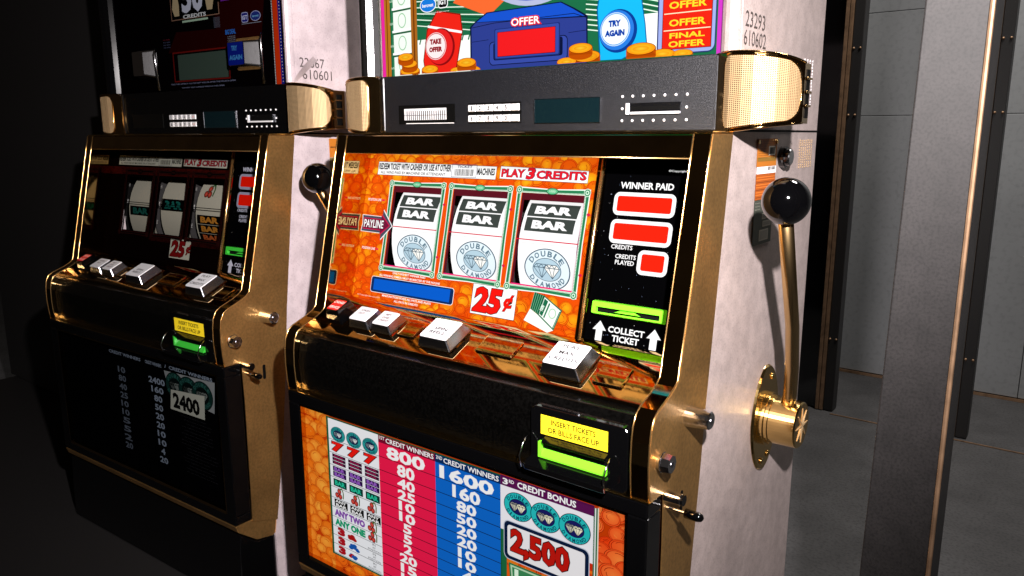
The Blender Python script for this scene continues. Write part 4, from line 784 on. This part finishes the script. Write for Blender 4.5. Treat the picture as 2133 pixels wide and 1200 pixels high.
def side_details(P):
    s = Sheet(FS, .0004); s.text('23293', .0180, 1.4685, .0735, 1.4840, '3c3634', 0); s.text('610602', .0160, 1.4500, .0790, 1.4655, '3c3634', 0); s.build('stencilled_number', M['printm'], P)
    m = MB(); m.box(-.004, .0003, .004, .2866, 1.3627, 1.3646); m.build('panel_seam', M['dark'], P)
    m = MB()
    for c_ in range(4):
        for k in range(15): z = 1.395+k*.0038; y = .2150+c_*.0105+random.uniform(-.0006, .0006); m.box(.0002, .0007, y, y+.0012, z, z+.0026)
    m.build('vent_rib', M['white'], P)
    m = MB()
    for c_ in range(7):
        for k in range(12): z = 1.3185+k*.0030+random.uniform(-.0005, .0005); y = .2185+c_*.0078; m.box(.0002, .0007, y, y+.0016, z, z+.0020)
    m.build('vent_rib', M['goldm'], P)
    F = lambda u, v, o=0: (.0005+o, u, v)
    s = Sheet(F); s.rect(.0720, 1.3242, .1350, 1.3552, 'a8641c', 0); s.rect(.074, 1.330, .133, 1.3345, '7a5a20', 1)
    for k in range(8): s.text('serial model machine type', .076, 1.3515-k*.0026, .105 if k > 2 else .130, 1.3527-k*.0026, '5a2c08', 1)
    s.rect(.1080, 1.3365, .1300, 1.3470, 'e0dcd0', 1); s.rect(.1110, 1.3380, .1270, 1.3455, '5a5650', 2); s.rect(.113, 1.339, .120, 1.345, '1c1c1c', 3); s.build('brass_plate', M['printm'], P)
    for y in (.0745, .1325): m = MB(); m.tube([(.0006, y, 1.3515), (.0020, y, 1.3515)], .0024, 12); m.build('screw', M['brass'], P)
    s = Sheet(F, .0002); s.rect(.0735, 1.3162, .1350, 1.3240, 'f0ecec', 0); s.text('NAT00', .078, 1.3180, .094, 1.3220, '606060', 1)
    for k in range(14): s.rect(.108+k*.0017, 1.3198, .1088+k*.0017+random.uniform(0, .0006), 1.3236, '202020', 1)
    s.build('white_label', M['printm'], P)
    s = Sheet(F, .0002); s.rect(.0720, 1.2872, .1340, 1.3160, '9a4c14', 0)
    for k in range(9): s.rect(.0735, 1.2895+k*.0028, .1325, 1.2903+k*.0028, 'd07028' if k % 3 else '6a3008', 1)
    s.build('copper_plate', M['printm'], P)
    s = Sheet(F, .0002); s.poly([(.0725, 1.2350), (.1315, 1.2352), (.1310, 1.2868), (.0718, 1.2868)], '3c4038', 0)
    for u, v, a, b in ((.092, 1.239, .121, 1.2520), (.101, 1.2550, .128, 1.2620), (.098, 1.2640, .126, 1.2710)): s.rect(u, v, a, b, 'a8a498', 1); s.rect(u+.002, v+.0015, a-.002, b-.0015, '8a8880', 2)
    for k in range(6): s.text('text of the licence sheet', .0745, 1.2760+k*.0018-.002*(k % 2), .0900, 1.2768+k*.0018-.002*(k % 2), 'b0aca0', 1)
    s.build('licence_sheet', M['printm'], P)
    m = MB(); m.tube([(.0002, .1530, 1.3335), (.006, .1530, 1.3335), (.006, .1530, 1.3335), (.011, .1530, 1.3335)], [.0125, .0125, .0105, .0100], 24); k_ = m.build('key_switch', M['knob'], P); m = MB(); m.tube([(.011, .153, 1.3335), (.0122, .153, 1.3335)], [.0092, .0085], 24); m.build('switch_face', M['chrome'], k_)
def side_details_left(P):
    s = Sheet(FS, .0004); s.text('22867', .0190, 1.4680, .0700, 1.4830, '3c3634', 0); s.text('610601', .0240, 1.4495, .0850, 1.4650, '3c3634', 0); s.build('stencilled_number', M['printm'], P)
    # peeling lower front corner of the sticker
    m = MB(); n = 12; vs = []
    for k in range(n+1): t = k/n; vs += [(.0006+.012*math.sin(t*2.6)*(1-.2*t), .0050+.0420*t*t*.9, 1.4455+.040*t), (.0008, .0100+.045*t, 1.4440+.036*t)]
    m.add(vs, [(2*k, 2*k+1, 2*k+3, 2*k+2) for k in range(n)]); m.build('peeling_corner', M['panelwhite'], P, smooth=True)
    m = MB()
    m.box(-.004, .0003, .004, .2866, 1.3627, 1.3646); m.build('panel_seam', M['dark'], P)
    s = Sheet(lambda u, v, o=0: (.0005+o, u, v)); s.rect(.0720, 1.3242, .1350, 1.3552, 'a8641c', 0); s.rect(.0720, 1.300, .1340, 1.3235, '6a5a28', 0); s.rect(.074, 1.340, .133, 1.342, '5a3008', 1); s.build('brass_plate', M['printm'], P)

# ------------------------------------------------------------------ the machines
GRP = 'slot machines standing in a row'
def machine(lit, loc, rz, label):
    P = thing('slot_machine', label, 'slot machine', loc, rz, GRP)
    cabinet(P, lit); hardware(P); lever(P); speaker(P, 1); speaker(P, -1); trim(P, lit); buttons(P); acceptor(P, lit)
    reels(P, lit, M['lit'] if lit else M['unlit']); reel_glass(P, lit)
    if lit: belly_lit(P); topglass_lit(P); side_details(P)
    else: belly_dark(P); topglass_dark(P); side_details_left(P)
    return P
A = machine(True, (0, 0, Z0), 0, 'brightly lit gold and black slot machine with orange glass and three BAR BAR reels')
TH = .0426
B_ = machine(False, (-.7308, .0026, Z0), TH, 'unlit slot machine with dark glass directly left of the lit one, 610601 on its side')
# ------------------------------------------------------------------ room
ZB = ZF
def plain(name, m, label=None, kind=None, mt='wall', cat=None, bevel=0, parent=None):
    o = m.build(name, M[mt], parent, bevel=bevel); o.location.z = ZF
    if parent: o.location.z = 0
    if label: o['label'] = label
    if kind: o['kind'] = kind
    if cat: o['category'] = cat
    return o
m = MB(); m.box(-9, 6, -4, 9, ZF-.05, ZF); plain('floor', m, 'dark grey speckled carpet floor', 'structure', 'carpet')
WY = 2.30
wl = thing('wall', 'grey panelled wall beyond the gap at the right', 'wall', (0, WY, ZF)); 
m = MB(); m.box(-3.0, 3.4, WY+.012, WY+.06, ZF+.001, 3.2); o = m.build('backing', M['dark'], wl); o.location = (0, -WY, 0)
for i in range(2):
    for j in range(3):
        x0 = -2.95+i*3.1; z0_ = (ZF+.012, 1.4285, 1.7885)[j]; z1_ = (1.427, 1.787, 3.1)[j]
        m = MB(); m.box(x0, x0+3.098, WY, WY+.012, z0_, z1_); o = m.build('wall_panel', M['wall'], wl, bevel=.002); o.location = (0, -WY, 0)
m = MB(); m.box(-2.9, 3.2, WY-.008, WY-.001, ZF+.0005, ZF+.010); o = m.build('baseboard', M['bronze'], wl); o.location = (0, -WY, 0)
m = MB(); m.box(-.33, 3.0, 1.775, 1.781, ZF+.0008, ZF+.0030); o = m.build('carpet_joint', M['bronze'], None); o.location.z = ZF; o['label'] = 'thin pale joint strip lying across the grey carpet'; o['category'] = 'carpet strip'
def jamb(x, label, w1=.0, wl_=.30):
    t = thing('door_frame', label, 'door frame', (x, 1.80, ZF), 0, 'dark door frames with bronze edging')
    def bx(n, a, b, y0, y1, z0_, z1_, mt, bev=0):
        m = MB(); m.box(a, b, y0, y1, z0_, z1_); o = m.build(n, M[mt], t, bevel=bev); return o
    bx('dark_panel', -wl_, 0, .01, .05, ZF+.004, 3.1, 'black'); bx('bronze_strip', .0005, .0115, -.004, .03, ZF+.003, 3.1, 'bronze', .001); bx('bronze_strip', .0135, .0245, -.004, .03, ZF+.003, 3.1, 'bronze', .001)
    bx('strip_gap', .0116, .0134, .004, .03, ZF+.003, 3.1, 'wood'); bx('outer_post', .0255, .056, 0, .05, ZF+.003, 3.1, 'wood', .002)
    for z in (.70, 1.42, 1.62):
        for dx in (.031, .050):
            m = MB(); m.sphere((dx, -.001, z), .004, 10); m.build('bolt', M['bronze'], t, smooth=True)
    return t
jamb(-.385, 'dark door frame with double bronze strip just right of the lit machine', wl_=.62)
jamb(.005, 'dark door frame with bronze strip near the right edge of the picture', wl_=.022)
# metal cabinet at the right edge
t = thing('metal_cabinet', 'scuffed grey metal cabinet edge at the lower right of the picture', 'cabinet', (.2, -.08, ZF))
m = MB(); pts = [(-.0275, ZF+.001), (-.0262, .975), (-.0235, 1.12), (-.018, 1.459), (-.010, 1.9), (.030, 1.9), (.030, ZF+.001)]
n = len(pts); vs = [(x, 0, z) for x, z in pts]+[(x, .05, z) for x, z in pts]
m.add(vs, [tuple(range(n)), tuple(range(n, 2*n))[::-1]]+[(i, n+i, n+(i+1) % n, (i+1) % n) for i in range(n)]); m.build('cabinet_face', M['post'], t, bevel=.0015)
m = MB(); m.tube([(.028, -.001, ZF+.02), (.028, -.001, 1.9)], .002, 8); m.build('edge_bead', M['bronze'], t)

# stand added to cover the pale floor; black divider added to keep the left dark
t = thing('machine_stand', 'low black stand added under the slot machines to darken the floor area', 'stand', (-1.0, 0, ZF))
def bx(n, a, b, y0, y1, z0_, z1_, mt, bev=0):
    m = MB(); m.box(a, b, y0, y1, z0_, z1_); o = m.build(n, M[mt], t, bevel=bev); o.location.x = 1.0; return o
bx('plinth', -2.4, -.012, -.42, .285, ZF+.001, .585, 'black'); bx('stand_top', -2.42, -.010, -.44, .286, .5852, .5990, 'wood', .002)
t = thing('dark_backdrop', 'added black divider panel at the left edge behind the dark machine', 'backdrop', (-1.9, .12, ZF))
m = MB(); m.box(-.55, .555, 0, .03, .602, 2.4); o = m.build('panel_sheet', M['wood'], t); m = MB(); m.box(.556, .575, -.004, .034, .602, 2.4); m.build('edge_trim', M['black'], t)
